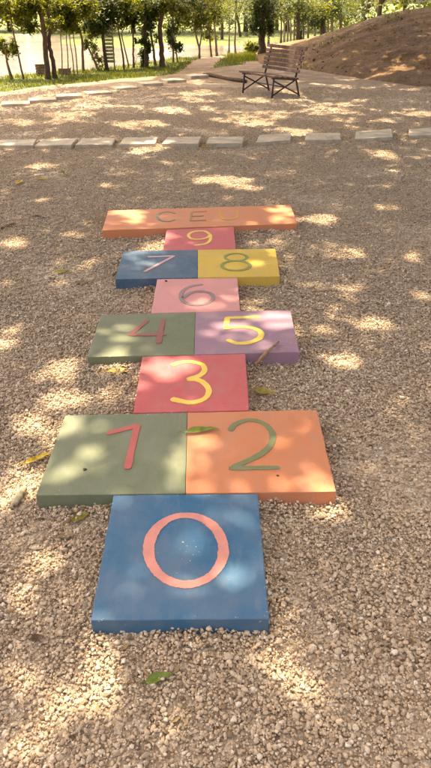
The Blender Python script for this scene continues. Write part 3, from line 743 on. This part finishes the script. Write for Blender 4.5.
bank_tree('sapling', 'slim sapling with a leaning stem left of the upright dark trunk', RT, M_BARKM, M_LEAFB, (216.8, 56), [(216, 42), (214.4, 28), (214.6, 8)], 2.5,
          [(213, 38, 5, 4, 90), (217, 20, 8, 7, 160)], 32, crown=(0.8, 160))
bank_tree('tree', 'upright dark trunk in the gap left of the bench', RT, M_BARKD, M_LEAFD, (222.3, 55.2), [(222, 38), (221.6, 18), (221, -4)], 3.8,
          [(226, 10, 9, 8, 230), (217, 8, 8, 6, 130)], 33, top=5.5, crown=(1.2, 320))
bank_tree('sapling', 'short slim sapling between the upright and the slanting trunk', RT, M_BARKM, M_LEAFD, (235.4, 53.4), [(235, 42), (235.6, 28), (236, 10)], 2.0,
          [(233, 17, 8, 8, 210)], 34, crown=(0.8, 160))
bank_tree('tree', 'slanting dark trunk left of the bench back', RT, M_BARKD, M_LEAFD, (243, 52.8), [(241, 40), (238.4, 24), (236, 6)], 3.3,
          [(242, 12, 9, 8, 240), (250, 24, 7, 7, 160), (248, 35, 5, 4, 80)], 35, crown=(1.0, 240))
bank_tree('bush', 'sunlit yellow green bush between the slanting trunk and the thick dark tree', RT, M_BARKM, M_LEAFB, (251.5, 53), [(251, 48), (251.5, 43)], 1.2,
          [(251, 46, 6, 5, 210), (256, 49, 4, 4, 100), (246, 50, 4, 3, 80)], 36, crown=None, cat='bush')
bank_tree('tree', 'thick dark leafy tree directly behind the bench', RT, M_BARKD, M_LEAFD, (262.4, 53.4), [(262.2, 38), (262, 18), (262, -4)], 7.5,
          [(262, 18, 11, 10, 620), (256, 28, 7, 8, 260), (268, 30, 5, 8, 170), (263, 5, 14, 7, 420)], 37, top=6, crown=(1.6, 500))
for k, (x, y, w, bk, lab) in enumerate([(276.5, 47, 4.2, M_BARKM, 'brown trunk seen just above the bench back'), (284.2, 45.5, 2.2, M_BARKP, 'thin pale trunk above the middle of the bench back'),
        (290.5, 45, 1.8, M_BARKP, 'thinnest pale trunk above the bench back'), (297.6, 47.5, 4.2, M_BARKD, 'dark straight trunk above the right end of the bench back'),
        (308, 47, 2.2, M_BARKM, 'thin trunk standing at the left foot of the mound')]):
    bank_tree('tree', lab, RT, bk, M_LEAFD if k % 2 else M_LEAFB, (x, y), [(x + .3, 30), (x + .2, 12), (x + .6, -3)], w,
              [(x + 4, 10, 8, 7, 150), (x - 4, 4, 8, 5, 100)], 40 + k, top=5.5, crown=(1.1, 260))
for k, (x, y, w, lab) in enumerate([(229, 50, 1.6, 'thin stem between the upright dark trunk and the short slim sapling'), (268.5, 43, 2.0, 'thin dark stem just right of the thick dark tree'),
        (281, 41, 1.5, 'thin stem right of the brown trunk above the bench back'), (287.5, 40.5, 1.4, 'thin stem between the two pale trunks above the bench back'), (294, 41.5, 1.6, 'thin stem left of the dark straight trunk above the bench back'),
        (303, 43, 1.8, 'thin stem right of the dark straight trunk above the bench back'), (314.5, 42, 2.4, 'dark stem left of the dark leafy tree by the mound'), (328, 39, 1.6, 'thin stem close right of the dark leafy tree by the mound'),
        (347, 28, 2.4, 'dark stem rising behind the middle of the mound slope'), (377, 12, 3.4, 'dark stem rising behind the top of the mound'), (401, 7, 4.0, 'dark stem rising behind the far right top of the mound')]):
    bank_tree('sapling', lab, RT, (M_BARKP, M_BARKM, M_BARKD)[k % 3], M_LEAFD if k % 3 else M_LEAFB, (x, y), [(x + .4, y*.6), (x - .2, y*.25), (x + .3, -3)], w,
              [(x + 3, 7, 6, 6, 120), (x - 4, 14, 5, 5, 70)], 60 + k, top=5.0, crown=(0.9, 200))
bank_tree('tree', 'dark leafy tree rising from the left shoulder of the mound', RT, M_BARKD, M_LEAFD, (322.5, 44.5), [(322.8, 30), (324, 14), (325, -3)], 6.2,
          [(320, 14, 12, 9, 520), (310, 20, 8, 8, 260), (332, 8, 10, 7, 300), (304, 8, 9, 7, 220)], 46, top=6, crown=(1.6, 450))
bank_tree('tree', 'thin dark trunk behind the mound, right of the dark leafy tree', RT, M_BARKM, M_LEAFD, (332, 38), [(332, 24), (332, 8)], 3.0,
          [(336, 10, 8, 7, 200)], 47, crown=(1.1, 260))
bank_tree('tree', 'brown trunk half hidden by the slope of the mound', RT, M_BARKM, M_LEAFB, (340.6, 34), [(340.6, 22), (340.4, 6)], 3.4,
          [(346, 11, 9, 8, 260), (352, 18, 7, 6, 130)], 48, crown=(1.1, 260))
bank_tree('tree', 'trunk with green leaves showing just over the top of the mound', RT, M_BARKD, M_LEAFB, (364, 22), [(364, 10), (364, -3)], 5.0,
          [(357, 10, 10, 7, 320), (372, 5, 9, 5, 180)], 49, crown=(1.2, 260))

# far trees: across the lake and behind the meadow on the right
def far_tree(name, label, group, x, y, h, wd, leafm, seed, n=520, lsz=0.42):
    z = land(x, y); r = np.random.default_rng(seed); b = np.array([x, y, z])
    tp = b + np.array([r.normal(0, .3), 0, h*0.8])
    bl = [(b + np.array([r.normal(0, wd*.3), r.normal(0, wd*.3), h*t]), (wd*s, wd*s, h*0.2), int(n*q)) for t, s, q in ((.16, .85, .3), (.38, 1.0, .28), (.62, .9, .24), (.85, .6, .18))]
    limbs = [([b + np.array([0, 0, h*.3]), b + np.array([sx*wd*.4, 0, h*.5]), b + np.array([sx*wd*.7, 0, h*.62])], 0.06) for sx in (-1, 1)]
    return tree(name, label, group, M_BARKD, leafm, [([b, (b + tp)/2, tp], 0.16, 0.05)], bl, (lsz, lsz*.6), seed, 'tree', limbs)
FG = 'trees across the lake'
fx = [-38, -34.5, -31, -28, -25, -21.5, -18.5, -15.5, -12.5, -9.5, -6.5, -3.5, -0.5, 2.5, 6, 9]
for i, x in enumerate(fx):
    yy = (61 if x < -13 else 57) + (i*37 % 9)*0.8
    far_tree('far_tree', 'bushy tree in the far row across the lake', FG, x, yy, (6.2 if x < -13 else 9.0) + (i*53 % 5)*0.5, 2.5 + (i % 3)*0.4, (M_LEAFB, M_LEAFD, M_LEAFB)[i % 3], 300 + i, 1500)
MG = 'trees at the back of the meadow'
for i, (x, y) in enumerate([(6, 52), (9.5, 47), (12.5, 49), (15.5, 46), (19, 44), (12, 38), (15.5, 36), (20, 36), (23.5, 42), (9, 40), (24, 50)]):
    far_tree('meadow_tree', 'leafy tree at the back of the meadow behind the bench and mound', MG, x, y, 7.5 + (i*31 % 5)*.8, 2.0 + (i % 2)*.5, (M_LEAFD, M_LEAFD, M_LEAFB)[i % 3], 340 + i, 1100, 0.34)

# ------------------------------------------------------------------ big trees over the yard: they stand beside and above the frame and cast the dappled shade
FLECKS = [ # photo x, y, half width, half height (pixels) on the ground, share of leaves left
 (8, 240, 16, 7, .0), (8, 285, 14, 8, .35), (5, 338, 16, 12, .05), (66, 398, 20, 12, .0), (40, 425, 30, 10, .05), (22, 488, 24, 26, .0), (60, 372, 18, 8, .1), (105, 395, 14, 8, .05),
 (120, 343, 16, 8, .12), (110, 366, 16, 9, .0), (165, 378, 17, 12, .05), (196, 370, 9, 6, .05), (228, 334, 24, 7, .1), (268, 326, 24, 4, .0), (295, 330, 14, 6, .0), (330, 328, 24, 7, .03), (368, 322, 22, 7, .0),
 (340, 352, 16, 6, .3), (350, 252, 20, 5, .1), (322, 218, 18, 6, .05), (410, 250, 12, 5, .1), (384, 204, 14, 4, .2), (410, 296, 18, 6, .2), (262, 352, 10, 6, .2),
 (222, 178, 26, 5, .0), (246, 186, 20, 4, .1), (150, 146, 22, 5, .0), (140, 122, 26, 4, .05), (45, 163, 16, 3, .25), (62, 138, 14, 3, .3), (300, 130, 22, 4, .1), (255, 122, 24, 3, .1), (380, 150, 16, 4, .25), (70, 113, 26, 3, .1),
 (130, 218, 18, 6, .1), (160, 243, 20, 5, .05), (140, 262, 12, 6, .5), (282, 216, 12, 4, .3), (200, 312, 16, 5, .5), (345, 283, 24, 5, .3),
 (92, 430, 26, 12, .45), (90, 475, 24, 16, .55), (202, 462, 16, 14, .7), (300, 470, 14, 12, .9),
 (190, 552, 14, 12, .95), (118, 515, 13, 9, .7), (210, 503, 13, 8, .6), (212, 604, 36, 17, .38), (245, 590, 14, 12, .6), (140, 595, 14, 12, .7),
 (100, 655, 24, 12, .0), (78, 700, 30, 10, .35), (225, 648, 30, 8, .4), (30, 600, 14, 10, .5), (20, 560, 18, 16, .35), (320, 690, 20, 12, .6), (28, 670, 14, 8, .35),
 (250, 98, 30, 3, .2), (330, 110, 30, 4, .2), (200, 92, 24, 3, .2), (400, 68, 16, 5, .3), (386, 74, 14, 4, .45), (374, 64, 8, 3, .8), (420, 60, 8, 3, .9), (410, 90, 20, 3, .15), (352, 80, 16, 3, .3), (420, 112, 18, 3, .2), (170, 108, 20, 3, .1), (20, 120, 24, 3, .2),
]
FW = []
for px, py, rx, ry, kp in FLECKS:
    c = at(px, py, 0.03)
    if px > 340 and py < 100:               # this patch of light lies on the slope of the mound
        d = ray(px, py); t = 10.0
        while t < 40 and CAM_H + d[2]*t > land(d[0]*t, d[1]*t): t += 0.05
        p = np.array([d[0]*t, d[1]*t, CAM_H + d[2]*t]); q = p - SUN*(p[2]/SUN[2]); sc = FPX/t
        FW.append((q[0], q[1], rx/sc, ry/sc*2.2, kp)); continue
    sc = FPX/(c[1]*cP + CAM_H*sP); a = at(px, py - ry, .03)[1]; b = at(px, py + ry, .03)[1]
    FW.append((c[0], (a + b)/2, rx/sc, (a - b)/2, kp))
FW = np.array(FW)
TREES = [(-4.6, 4.8), (4.0, 2.6), (5.4, 8.6), (-7.0, 9.0), (-3.2, -1.6), (2.4, -2.4), (8.6, 12.4), (7.4, 17.5), (-0.9, -4.6)]
def keep_prob(gx_, gy_):
    n = len(gx_); k = np.ones(n)
    wob_ = 0.16*np.sin(gx_*9 + gy_*5) + 0.14*np.sin(gx_*-13 + gy_*11 + 1.3)
    for cx, cy, rx, ry, kp in FW:
        d = np.hypot((gx_ - cx)/(rx + 0.02), (gy_ - cy)/(ry + 0.02)) + wob_
        a = kp*0.42; k = np.minimum(k, a + (1 - a)*sst(0.7, 1.25, d))
    return k
NL = 330000
r = np.random.default_rng(55)
lz = r.uniform(6.0, 10.2, NL)
gx_ = r.uniform(-5.6, 10.0, NL); gy_ = r.uniform(-2.0, 23.5, NL)
ok = (gy_ < np.where(gx_ < 0.8, 14.3 + 1.15*(gx_ + 3) + 5*sst(-1.6, -0.6, gx_), 24))
kp = keep_prob(gx_, gy_)
# thinner crown farther out, so light breaks through in streaks there
pn = np.array([mnoise.noise(Vector((a*1.1, b*0.8, 5.0))) for a, b in zip(gx_, gy_)])
pn2 = np.array([mnoise.noise(Vector((a*3.4, b*2.6, 9.0))) for a, b in zip(gx_, gy_)])
dense = np.zeros(NL)                      # crown left unthinned sunward of these spots to hold them in shade
for px, py, rx, ry in ((226, 215, 30, 9), (268, 446, 62, 36), (345, 440, 40, 40), (380, 620, 60, 60), (170, 560, 62, 34)):
    c = at(px, py, .06); q = c - SUN*(.06/SUN[2]); sc = FPX/(c[1]*cP + CAM_H*sP); a = (at(px, py - ry, .06)[1] - at(px, py + ry, .06)[1])/2
    dense = np.maximum(dense, 1 - sst(0.8, 1.2, np.hypot((gx_ - q[0])/(rx/sc), (gy_ - q[1])/a)))
kp = kp*(1.0 - 0.60*(1 - dense)*sst(0.02, 0.40, pn2 + 0.5*pn))
far = sst(8.8, 10.8, gy_)*(1 - sst(2.4, 4.2, gx_))
kp = np.where((far > 0.5) & (pn + 0.6*pn2 > 0.10 + 0.25*sst(12.5, 15, gy_) + 0.4*sst(-2.2, -1.4, gx_)*sst(15.5, 16.5, gy_)), np.minimum(kp, 0.12), kp)
kp = np.where((pn2 + 0.4*pn > 0.66) & (dense < 0.5), np.minimum(kp, 0.35), kp)
ok &= r.uniform(size=NL) < kp
lz, gx_, gy_ = lz[ok], gx_[ok], gy_[ok]
C = np.stack([gx_ + SUN[0]/SUN[2]*lz, gy_ + SUN[1]/SUN[2]*lz, lz], -1)
tp_ = np.array(TREES); own = np.argmin(((C[:, None, :2] - tp_[None])**2).sum(-1), 1)
OV = ['big shade tree standing left of the hopscotch beyond the picture edge', 'big shade tree standing right of the nearest slabs beyond the picture edge', 'big shade tree right of the paving stones beyond the picture edge',
      'big shade tree left of the paving stones beyond the picture edge', 'big shade tree behind the photographer on the left', 'big shade tree behind the photographer on the right',
      'big shade tree at the right foot of the mound beyond the picture edge', 'big shade tree on top of the mound beyond the picture edge', 'big shade tree farthest behind the photographer']
for k, (tx, ty) in enumerate(TREES):
    rr_ = np.random.default_rng(70 + k); z0 = land(tx, ty)
    root = empty('shade_tree', (tx, ty, z0), OV[k], 'tree', 'big shade trees over the yard')
    mb = MB(); pts = [np.array([tx, ty, z0 - .2]), np.array([tx + rr_.normal(0, .08), ty, z0 + 1.6]), np.array([tx + rr_.normal(0, .2), ty + .1, 4.4]), np.array([tx + rr_.normal(0, .3), ty + rr_.normal(0, .3), 8.0])]
    q = catmull(pts, 6); mb.tube(q, list(np.linspace(.21, .07, len(q))), 10); mb.build('trunk', M_BARKD, root, True)
    mine = C[own == k]
    if len(mine):
        for _ in range(12):
            e = mine[rr_.integers(0, len(mine))]; s0 = q[rr_.integers(9, len(q)-1)]
            mb = MB(); mb.tube(catmull([s0, (s0 + e)/2 + np.array([0, 0, .35]), e], 5), list(np.linspace(.045, .012, 11)), 5); mb.build('limb', M_BARKD, root, True)
        V, F, T = leaf_cloud(mine, 0.19, 0.092, rr_, 0.42)
        link('crown', mesh('crown', V, F, {'tone': T}), M_LEAF, root)
print('canopy leaves', len(C))

for k, (x, y) in enumerate([(-8.5, -5.5), (-4.6, -7.2), (-1.2, -8.0), (2.6, -7.4), (6.4, -6.2), (9.6, -3.0)]):  # unseen row added to keep low skylight off the slab front faces
    far_tree('unseen_screen_tree', 'unseen bushy tree added behind the camera to darken the slab fronts', 'unseen trees added to block low skylight', x, y, 6.0 + (k % 3)*.6, 1.9, M_LEAFD, 380 + k, 1500, 0.30)
# ------------------------------------------------------------------ lawn grass
def grass(n, xs, ys, cond, h, r):
    x = r.uniform(*xs, n); y = r.uniform(*ys, n); k = cond(x, y); x, y = x[k], y[k]; n = len(x)
    hh = h*r.uniform(.5, 1.35, n)*(0.75 + 0.6*(np.sin(x*2.3 + y*1.1)*np.sin(y*2.9 - x) > 0.1)); az = r.uniform(0, 6.283, n); w = 0.010*r.uniform(.7, 1.5, n)
    b = np.stack([x, y, gz(x, y) - .01], -1); s = np.stack([np.cos(az), np.sin(az), np.zeros(n)], -1)
    t = b + np.stack([r.normal(0, .4, n)*hh, r.normal(0, .4, n)*hh, hh], -1)
    V = np.stack([b - s*w[:, None], b + s*w[:, None], t], 1).reshape(-1, 3); F = np.arange(3*n).reshape(-1, 3)
    return V, F, np.repeat(r.beta(2, 2, n), 3)
r = np.random.default_rng(5)
V, F, T = grass(80000, (-9, 1.6), (10, 26), lambda x, y: (y > lawn_lo(x) - 0.05 + 0.15*np.sin(x*5)) & (y < near_edge(x) + 1.2) & (gravel_mask(x, y) < 0.6), 0.06, r)
tag(link('grass', mesh('grass', V, F, {'tone': T}), M_GRASS), 'short green grass on the strip of lawn along the lake bank', 'grass', kind='stuff')
V, F, T = grass(45000, (0.4, 16), (20, 34), lambda x, y: (y < near_edge(x) + 1.0) & (gravel_mask(x, y) < 0.7) & ((x < 1.0) | (mound_z(x, y) < 0.02)), 0.13, r)
tag(link('meadow_grass', mesh('meadow_grass', V, F, {'tone': T}), M_GRASS), 'green grass under the trees behind the bench', 'grass', kind='stuff')

r = np.random.default_rng(8); n = 26000; x = r.uniform(1.6, 12, n); y = r.uniform(14, 24, n); mz = mound_z(x, y)
k = (mz > 0.01) & (((mz < 0.10) & (x < 2.6) & (y > 17.5)) | ((y > 20.0) & (r.uniform(size=n) < .5))) & (np.sin(x*3.1)*np.sin(y*2.3 + x) > -.3); x, y, mz = x[k], y[k], mz[k]; n = len(x)
az = r.uniform(0, 6.28, n); hh = r.uniform(.01, .06, n); b = np.stack([x, y, mz + gz(x, y) - .02], -1); sd = np.stack([np.cos(az), np.sin(az), 0*az], -1)*0.014
t_ = b + np.stack([r.normal(0, .5, n)*hh, r.normal(0, .5, n)*hh, hh + .03], -1)
tag(link('mound_grass', mesh('mound_grass', np.stack([b - sd, b + sd, t_], 1), np.arange(3*n).reshape(-1, 3), {'tone': np.repeat(r.beta(2, 2, n), 3)}), M_GRASS), 'sparse grass on the foot and crest of the dirt mound', 'grass', kind='stuff')
# ------------------------------------------------------------------ bench
def make_bench():
    ctr = np.array([1.01, 13.15, land(1.01, 13.15)])
    u = np.array([0.47, -0.883, 0.0]); u /= np.linalg.norm(u)            # along the seat
    n = np.array([-u[1], u[0], 0.0]); n = -n if n[0] > 0 else n           # the way the bench faces
    up = np.array([0, 0, 1.0]); L = 1.24
    root = empty('park_bench', ctr, 'brown slatted wooden bench on crossed iron legs standing on the gravel', 'bench')
    g = lambda a, b, c: ctr + u*a + n*b + up*c
    bd = np.array(-n*0.26 + up*0.965); bd /= np.linalg.norm(bd); bn = np.cross(u, bd); bn = bn if bn @ n > 0 else -bn
    for i in range(5):                                                    # seat slats
        b = 0.27 - 0.113*i
        mb = MB(); mb.obox(g((0.02, -.015, .01, 0, -.01)[i], b, 0.375 - 0.012*i), (u, n, up), (L/2, 0.046, 0.014)); mb.build('seat_slat', M_WOOD, root)
    p0 = g(0, -0.235, 0.395)
    for i in range(6):                                                    # back slats
        s = 0.045 + 0.074*i
        hw = 0.025
        mb = MB(); mb.obox(p0 + bd*s + bn*0.022 + u*(0.0, .012, -.01, .015, -.005, 0.03)[i], (u, bd, bn), (L/2 + (0.03 if i == 5 else 0), hw, 0.012)); mb.build('back_slat', M_WOOD, root)
    for sgn in (-1, 1):
        a = sgn*(L/2 - 0.10); mb = MB()
        bar = lambda p, q, w=.014: mb.tube([p, q], [w*1.25, w*1.25], 6)
        bar(g(a, 0.27, 0.0), g(a, 0.24, 0.36)); bar(g(a, -0.33, 0.0), g(a, -0.22, 0.36))
        bar(g(a, 0.26, 0.06), g(a, -0.22, 0.30), .011); bar(g(a, -0.30, 0.06), g(a, 0.24, 0.30), .011)
        bar(g(a, 0.29, 0.354), g(a, -0.25, 0.30), .014)
        bar(g(a, -0.22, 0.33), p0 + u*a + bd*0.45, .014)
        mb.build('leg_frame', M_IRON, root, True)
    mb = MB(); mb.tube([g(-L/2 + .1, -0.01, 0.185), g(L/2 - .1, -0.01, 0.185)], [.009, .009], 6); mb.build('stretcher', M_IRON, root, True)
make_bench()

# slatted wooden ladder on the bank, two low slatted crates
c = at(110, 69.2, -0.02); c[2] = land(c[0], c[1]); sc = FPX/(c[1]*cP + CAM_H*sP)
root = empty('ladder', c, 'pale slatted wooden ladder standing upright on the bank', 'ladder')
for s in (-1, 1):
    mb = MB(); mb.obox(c + np.array([s*0.125, 0, 0.58]), np.eye(3), (0.016, 0.02, 0.60)); mb.build('rail', M_PLANK, root)
for i in range(12):
    mb = MB(); mb.obox(c + np.array([0.004*(-1)**i, -0.032, 0.20 + 0.082*i]), np.eye(3), (0.15, 0.011, 0.031)); mb.build('slat', M_PLANK, root)
M_CRATE = bark_mat('crate_wood', (0.36, 0.24, 0.17))
for px, py, w, h, lab in ((41, 78.6, 0.26, 0.22, 'small reddish slatted crate at the foot of the double trunked tree'), (63, 76.4, 0.25, 0.10, 'low reddish slatted crate right of the double trunked tree')):
    c = at(px, py, -0.02); c[1] += 0.25; c[2] = land(c[0], c[1])
    root = empty('crate', c, lab, 'crate'); k = max(2, int(h/0.05))
    for i in range(k):
        for s in (-1, 1):
            mb = MB(); mb.obox(c + np.array([0, s*0.13, (i + .5)*h/k + .01]), np.eye(3), (w/2, 0.010, h/k*0.42)); mb.build('slat', M_CRATE, root)
            mb = MB(); mb.obox(c + np.array([s*(w/2 - .012), 0, (i + .5)*h/k + .01]), np.eye(3), (0.010, 0.117, h/k*0.42)); mb.build('slat', M_CRATE, root)
    mb = MB(); mb.obox(c + np.array([0, 0, h + .024]), np.eye(3), (w/2 + .01, 0.15, .010)); mb.build('lid', M_CRATE, root)

# ------------------------------------------------------------------ fallen leaves, sticks and crumbs
def fallen_leaf(name, px, py, z, L, W, ang, colr, label, cat='leaf', curl=0.25, stem=0.25, twist=0.2, seed=0):
    r = np.random.default_rng(seed + 500); c = at(px, py, z); n = 12
    root = empty(name, c, label, cat, 'fallen leaves on the hopscotch and gravel')
    V = []; F = []
    ca, sa = math.cos(R(ang)), math.sin(R(ang))
    for i in range(n + 1):
        t = i/n; w = W*0.5*(math.sin(math.pi*min(1, t**0.85)))**0.8 + 0.0006
        x = (t - .5)*L; yb = 0.10*L*math.sin(t*3.0 - .6); zc = 0.006 + curl*L*((t - .5)**2)*1.4 + 0.002*math.sin(9*t)
        for s in (-1, -0.5, 0, 0.5, 1):
            lx_ = x; ly_ = yb + s*w; lz_ = zc + abs(s)*w*0.42 + s*w*twist*math.sin(5*t + seed) + 0.0012*math.sin(23*t + 3*s)
            V.append((c[0] + ca*lx_ - sa*ly_, c[1] + sa*lx_ + ca*ly_, c[2] + lz_))
    for i in range(n):
        for k in range(4): a = i*5 + k; F.append((a, a+1, a+6, a+5))
    me = mesh('blade', V, F); m = MATS.get(colr)
    link('blade', me, m, root, True)
    st = MB(); p = [np.array(V[2]), np.array(V[2]) + np.array([-ca, -sa, 0])*L*stem*.5 + [0, 0, .004], np.array(V[2]) + np.array([-ca + .3*sa, -sa - .3*ca, 0])*L*stem]
    st.tube(catmull(p, 4), list(np.linspace(.0016, .001, 9)), 5); st.build('stalk', m, root, True)
def dleaf(name, c):
    m, nt, out = new_mat(name)
    n1 = tex(nt, 45, 5, 0.65); r_ = ramp(nt, [(0.3, tuple(x*0.55 for x in c)), (0.6, c), (0.8, tuple(min(1, x*1.25) for x in c))]); nt.links.new(n1.outputs[0], r_.inputs[0])
    p = N(nt, 'ShaderNodeBsdfPrincipled'); p.inputs['Roughness'].default_value = .5; nt.links.new(r_.outputs[0], p.inputs['Base Color'])
    t = N(nt, 'ShaderNodeBsdfTranslucent'); nt.links.new(r_.outputs[0], t.inputs['Color'])
    mx = N(nt, 'ShaderNodeMixShader'); mx.inputs[0].default_value = .2
    nt.links.new(p.outputs[0], mx.inputs[1]); nt.links.new(t.outputs[0], mx.inputs[2]); nt.links.new(mx.outputs[0], out.inputs[0])
    return m
MATS = {'yellow': dleaf('fallen_leaf_yellow', (0.66, 0.44, 0.04)), 'olive': dleaf('fallen_leaf_olive', (0.32, 0.27, 0.05)), 'green': dleaf('fallen_leaf_green', (0.17, 0.24, 0.03)),
        'lgreen': dleaf('fallen_leaf_light_green', (0.24, 0.31, 0.05)), 'tan': dleaf('fallen_leaf_tan', (0.34, 0.24, 0.13)), 'brown': dleaf('fallen_leaf_brown', (0.13, 0.075, 0.04))}
ZG = 0.012
fallen_leaf('fallen_leaf', 202, 433, TOP, .135, .036, 2, 'lgreen', 'green pod shaped leaf lying across the joint between slabs 1 and 2', seed=1, curl=.1)
fallen_leaf('fallen_leaf', 39, 461, ZG, .105, .034, 32, 'yellow', 'bright yellow leaf on the gravel at the left edge of slab 1', seed=2)
fallen_leaf('fallen_leaf', 79, 521, ZG, .075, .036, 28, 'olive', 'olive brown leaf on the gravel just below slab 1', seed=3)
fallen_leaf('fallen_leaf', 66, 538, ZG, .055, .026, 5, 'tan', 'small dull tan leaf below the olive leaf', seed=4, curl=.05)
fallen_leaf('fallen_leaf', 118, 373.5, ZG, .105, .042, -4, 'yellow', 'yellow leaf on the gravel under the front of slab 4', seed=5, curl=.1)
fallen_leaf('fallen_leaf', 264.5, 394.5, ZG, .115, .04, -25, 'olive', 'olive yellow leaf on the gravel right of slab 3', seed=6)
fallen_leaf('fallen_leaf', 159, 681, ZG, .072, .026, 10, 'green', 'fresh green leaf on the gravel in front of slab 0', seed=7, curl=.12)
fallen_leaf('fallen_leaf', 37, 641, ZG, .038, .026, 0, 'brown', 'small dark brown curled leaf on the gravel left of slab 0', seed=8)
fallen_leaf('fallen_leaf', 20, 184, ZG, .16, .07, 80, 'yellow', 'yellow leaf on the gravel near the left edge below the nearer paving stones', seed=9)
fallen_leaf('fallen_leaf', 42, 180, ZG, .13, .045, 10, 'yellow', 'second yellow leaf from the left edge below the nearer paving stones', seed=10)
fallen_leaf('fallen_leaf', 64, 174, ZG, .17, .06, 75, 'olive', 'olive yellow upright curled leaf below the nearer paving stones', seed=11)
fallen_leaf('fallen_leaf', 62, 273.5, ZG, .13, .035, 6, 'olive', 'dull olive leaf on the gravel left of slab 7', seed=12, curl=.08)
fallen_leaf('fallen_leaf', 83, 284, ZG, .10, .035, 8, 'tan', 'tan leaf on the gravel close to the left of slab 7', seed=13, curl=.08)
fallen_leaf('fallen_leaf', 207, 148, ZG, .14, .05, 10, 'yellow', 'yellow leaf in front of the middle paving stone of the nearer row', seed=14, curl=.1)
fallen_leaf('fallen_leaf', 40, 218, ZG, .16, .03, -30, 'brown', 'thin brown leaf on the gravel left of the CEU slab', seed=15, curl=.1)

M_STICK = bark_mat('stick_brown', (0.42, 0.27, 0.15)); M_STICKP = bark_mat('stick_pale', (0.52, 0.42, 0.32))
def stick(pts, rads, m, label):
    mb = MB(); q = catmull(pts, 6); rr = np.interp(np.linspace(0, 1, len(q)), np.linspace(0, 1, len(rads)), rads)
    rg_ = np.random.default_rng(len(label)); q = [p + rg_.normal(0, .0012, 3) for p in q]
    mb.tube(q, list(rr), 7); c = np.mean(q, 0)
    o = mb.build('stick', m, None, True)
    tag(o, label, 'stick')
a, m_, b = at(255.5, 365, .016), at(266, 353.2, TOP + .011), at(278.5, 342, TOP + .012); stick([a, m_, b], [.007, .0085, .004], M_STICK, 'brown stick leaning on the front edge of slab 5')
a, b = at(11, 508, .016), at(25, 487.5, .02); stick([a, a*.5 + b*.5 + [0.004, 0, .008], b], [.011, .015, .009], M_STICKP, 'short pale thick stick on the sunlit gravel left of slab 1')
a, b = at(-2, 230, .02), at(15, 223, .02); stick([a, a*.5 + b*.5 + [0, 0, .008], b], [.010, .012, .006], M_STICK, 'brown stick on the gravel at the left edge of the picture')
a, b = at(215, 181, .02), at(243, 176, .02)
# crumbs lying on the slabs
M_CRUMB = plain_mat('crumb_dark', (0.05, 0.035, 0.025)); M_SAND = plain_mat('grit_pale', (0.6, 0.52, 0.4))
def crumb(px, py, s, m, label, cat, group):
    r = np.random.default_rng(int(px*7 + py)); c = at(px, py, TOP); v = IV*np.array([1, .8, .55])*s*(1 + r.normal(0, .18, (len(IV), 1)))
    o = link('crumb' if m is M_CRUMB else 'grit', mesh('crumb', v + [0, 0, s*.45], [tuple(map(int, f)) for f in IF]), m); o.location = tuple(c); tag(o, label, cat, group)
crumb(85, 470, .0075, M_CRUMB, 'dark crumb lying on the green slab 1 left of the figure', 'crumb', 'dark crumbs on the slabs')
crumb(277.5, 476, .006, M_CRUMB, 'dark crumb on the orange slab 2 below the figure', 'crumb', 'dark crumbs on the slabs')
crumb(166, 281.5, .009, M_CRUMB, 'dark crumb at the back edge of the pink slab 6', 'crumb', 'dark crumbs on the slabs')
crumb(75, 413.5, .006, M_CRUMB, 'dark crumb at the back corner of the green slab 1', 'crumb', 'dark crumbs on the slabs')
for px, py in ((183, 542.5), (193, 555), (186, 552), (177, 573), (196, 547), (182, 559), (187, 546), (158, 553), (199, 552), (190, 561), (180, 549), (194, 541)):
    crumb(px, py, (.0013 + .0009*((px*7 + py) % 3)/2) if (px, py) != (183, 542.5) else .0036, M_SAND, 'tiny pale grain of grit inside the pink ring on slab 0', 'grit', 'grains of grit inside the ring')

# tiny dry leaf scraps lying about in the gravel
r = np.random.default_rng(77); n = 420; ly_ = 0.9 + 12*r.uniform(size=n)**1.3; lx_ = r.uniform(-1, 1, n)*(0.42*(ly_ + .9) + .3)
k = np.ones(n, bool)
for poly in SLAB_POLY: k &= ~in_poly(poly, lx_, ly_, -0.02)
lx_, ly_ = lx_[k], ly_[k]
V, F, T = leaf_cloud(np.stack([lx_, ly_, gz(lx_, ly_) + 0.013], -1), 0.030, 0.013, r, 0.22, r.uniform(size=len(lx_)))
M_SCRAP = leaf_mat('leaf_scrap', (0.12, 0.07, 0.035), (0.28, 0.18, 0.085), (0.42, 0.30, 0.13), 0.15)
tag(link('leaf_litter', mesh('leaf_litter', V, F, {'tone': T}), M_SCRAP), 'tiny dry leaf scraps strewn over the gravel', 'leaf litter', kind='stuff')

# clods and stones on the mound
r = np.random.default_rng(31); n = 900; cx_ = r.uniform(2.2, 9.5, n); cy_ = r.uniform(13.4, 21, n); mz = mound_z(cx_, cy_); k = mz > 0.03; cx_, cy_, mz = cx_[k], cy_[k], mz[k]
V = []; Fq = []
for i, (x, y, z) in enumerate(zip(cx_, cy_, mz)):
    sz = float(np.clip(r.lognormal(math.log(0.011), 0.45), .006, .04)); v = IV*(1 + r.normal(0, .16, (len(IV), 1)))*np.array([1.2, 1, .7])*sz
    V.append(v @ rot_rand(r).T + [x, y, z + float(gz(x, y)) + 0.012 + sz*.2]); Fq.append(IF + i*len(IV))
tag(link('clods', mesh('clods', np.concatenate(V), np.concatenate(Fq)), M_DIRT), 'small clods of earth strewn over the dirt mound', 'clods', kind='stuff')
